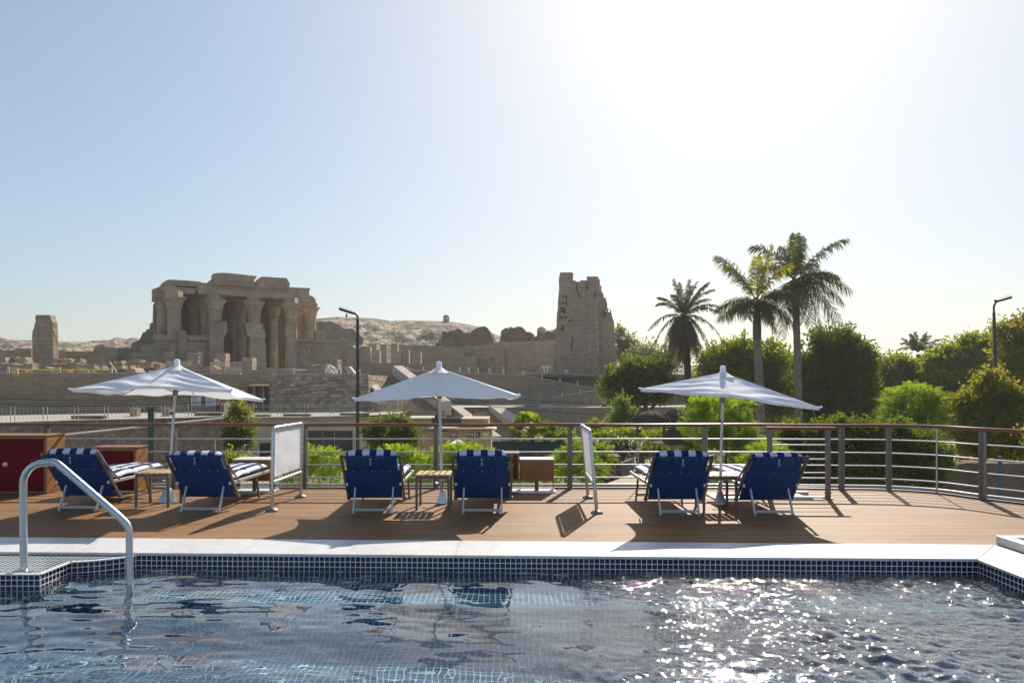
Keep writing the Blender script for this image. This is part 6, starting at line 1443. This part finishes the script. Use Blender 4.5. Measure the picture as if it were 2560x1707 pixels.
def dome(px, ptop, pbot, rpx, Y, lb, legs=True):
    c = at(px, pbot, Y); R_ = rpx/F*Y; H = (pbot-ptop)/F*Y; t = thing('garden_dome', (c.x, Y, GZ_), lb, 'pavilion', 'woven garden domes'); m = MB(); n = 32
    prof = [(R_*math.cos(a)+.02, H*math.sin(a)) for a in np.linspace(0, math.pi/2*.97, 12)]; m.lathe(tuple(c), prof, n); m.build('dome', M['wicker'], t, smooth=60)
    for k in range(8):
        a = k*math.pi/4+.2; m = MB(); m.tube([(c.x+(r_+.03)*math.cos(a), Y+(r_+.03)*math.sin(a), c.z+z) for r_, z in prof], .03, 5); m.build('rib', M['bark'], t)
    for k in range(4):
        a = k*math.pi/2+.6; m = MB(); m.tube([(c.x+R_*.93*math.cos(a), Y+R_*.93*math.sin(a), GZ_),(c.x+R_*.93*math.cos(a), Y+R_*.93*math.sin(a), c.z+.05)], .07, 6); m.build('leg', M['bark'], t)
    return t
dome(1627,1026,1062,50,44,'larger woven dome pavilion left of the tall feathery tree')
dome(1694,1023,1060,38,50,'second woven dome pavilion, behind and right of the larger one')
dome(1525,1172,1212,36,30,'low woven dome close below the rail, left of the plank roof')
# small kiosk with an ogee roof
t = thing('garden_kiosk', tuple(Vector((at(1682,HOR,36).x, 36, GZ_))), 'small open kiosk with a pointed onion-shaped roof on thin posts', 'kiosk'); c = at(1682,1108,36); m = MB(); s_ = 36/F
m.lathe(tuple(c), [(52*s_,0),(52*s_,.05),(26*s_,.12),(24*s_,.35),(18*s_,.62),(8*s_,.82),(2*s_,1.0),(1.5*s_,1.25)], 24); m.build('roof', M['wicker'], t, smooth=50)
for sx in (-1,1):
    for sy in (-1,1): m = MB(); m.tube([(c.x+sx*44*s_*.9, 36+sy*.7, GZ_),(c.x+sx*44*s_*.9, 36+sy*.7, c.z)], .04, 6); m.build('leg', M['bark'], t)
t = thing('plank_roof', tuple(Vector((at(1600,HOR,27).x, 27, GZ_))), 'sunlit sloping plank roof just below the rail left of the fifth lounger', 'roof'); m = MB(); a, b, c_, d = at(1515,1214,25), at(1700,1214,25), at(1700,1182,29), at(1600,1182,29); m.prism([a,b,c_,d], (0,0,.08)); m.build('planks', stone('pale_planks', (.55,.45,.34), .15, .3, (4,.22,.02), .5, .15, .5), t); m = MB(); m.prism([a+Vector((.3,.3,-.01)),b+Vector((-.3,.3,-.01)),c_+Vector((-.3,-.3,-.01)),d+Vector((.3,-.3,-.01))], (0,0,-3.2)); m.build('wall', M['mud'], t)
t = thing('garden_hut', tuple(Vector((at(1560,HOR,33).x, 33, GZ_))), 'grey slanted panel and dark opening behind the low woven dome', 'hut'); FH = Face((0,33)); m = MB(); FH.prism(m,[(1552,1190),(1552,1158),(1583,1146),(1583,1190)],0,.2); m.build('panel', M['steel_dark'], t); m = MB(); FH.rect(m,1512,1552,1140,1200,.3,1.5); m.build('dark_room', M['mud'], t)
t = thing('screen_hoarding', tuple(Vector((at(1320,HOR,44).x, 44, GZ_))), 'long dark green cloth hoarding in the garden behind the bushes', 'fence'); FG = Face((0,44)); m = MB(); FG.rect(m,1230,1500,1103,1175,0,.06); m.build('cloth', plain('dark_green_cloth', (.015,.05,.045), .8), t)
for x in range(1240,1500,43): m = MB(); FG.rect(m,x,x+2,1099,1190,-.08,-.005); m.build('post', M['dark_metal'], t)
m = MB(); a = at(1540,1083,47); b = at(1702,1083,47); m.beam(a, b, .6, .3); FG2 = Face((0,47)); m2 = MB(); FG2.rect(m2,1480,1720,1082,1130,.4,.8); tag(m2.build('garden_low_wall', M['brickwall']), 'low brown garden wall behind the flowering hedge', 'wall')
m = MB(); FG3 = Face((0,46)); FG3.rect(m,1574,1607,1071,1076,0,1.0); tag(m.build('garden_table', M['cope'], bevel=.02), 'small pale slab table below the larger woven dome', 'table')
# lower right: brown bank seen through the rail
t = thing('bank_wall', tuple(Vector((at(2420,HOR,30).x, 30, GZ_))), 'brown earthen bank wall seen through the curved rail at the right', 'wall'); FQ = Face((0,34)); m = MB(); FQ.prism(m,[(2330,1290),(2330,1160),(2420,1155),(2900,1165),(2900,1290)],0,1.0); m.build('wall_face', M['mud'], t, sub=3, jit=.15)
t = thing('conduit_post', tuple(Vector((at(2500,HOR,24).x, 24, GZ_))), 'thin blue-green pipe standing behind the curved rail', 'post'); q = at(2500,1140,24); m = MB(); m.tube([(q.x,24,GZ_),tuple(q)], .06, 8); m.build('pipe', plain('blue_green_pipe', (.05,.10,.11), .5), t, smooth=True)

# ------------------------------------------------------------ hazy river air
m = MB(); m.box(-1500,1500,-60,2600,-10,60); hz = m.build('haze', None, base=(0,0,-10)); tag(hz, kind='stuff')
hm = bpy.data.materials.new('river_haze'); hm.use_nodes = True; ht = hm.node_tree; ht.nodes.clear(); ho = ht.nodes.new('ShaderNodeOutputMaterial'); hv = ht.nodes.new('ShaderNodeVolumePrincipled')
hv.inputs['Color'].default_value = (.98,.96,.92,1); hv.inputs['Density'].default_value = .00028; hv.inputs['Anisotropy'].default_value = .45; ht.links.new(hv.outputs[0], ho.inputs['Volume']); hz.data.materials.append(hm)
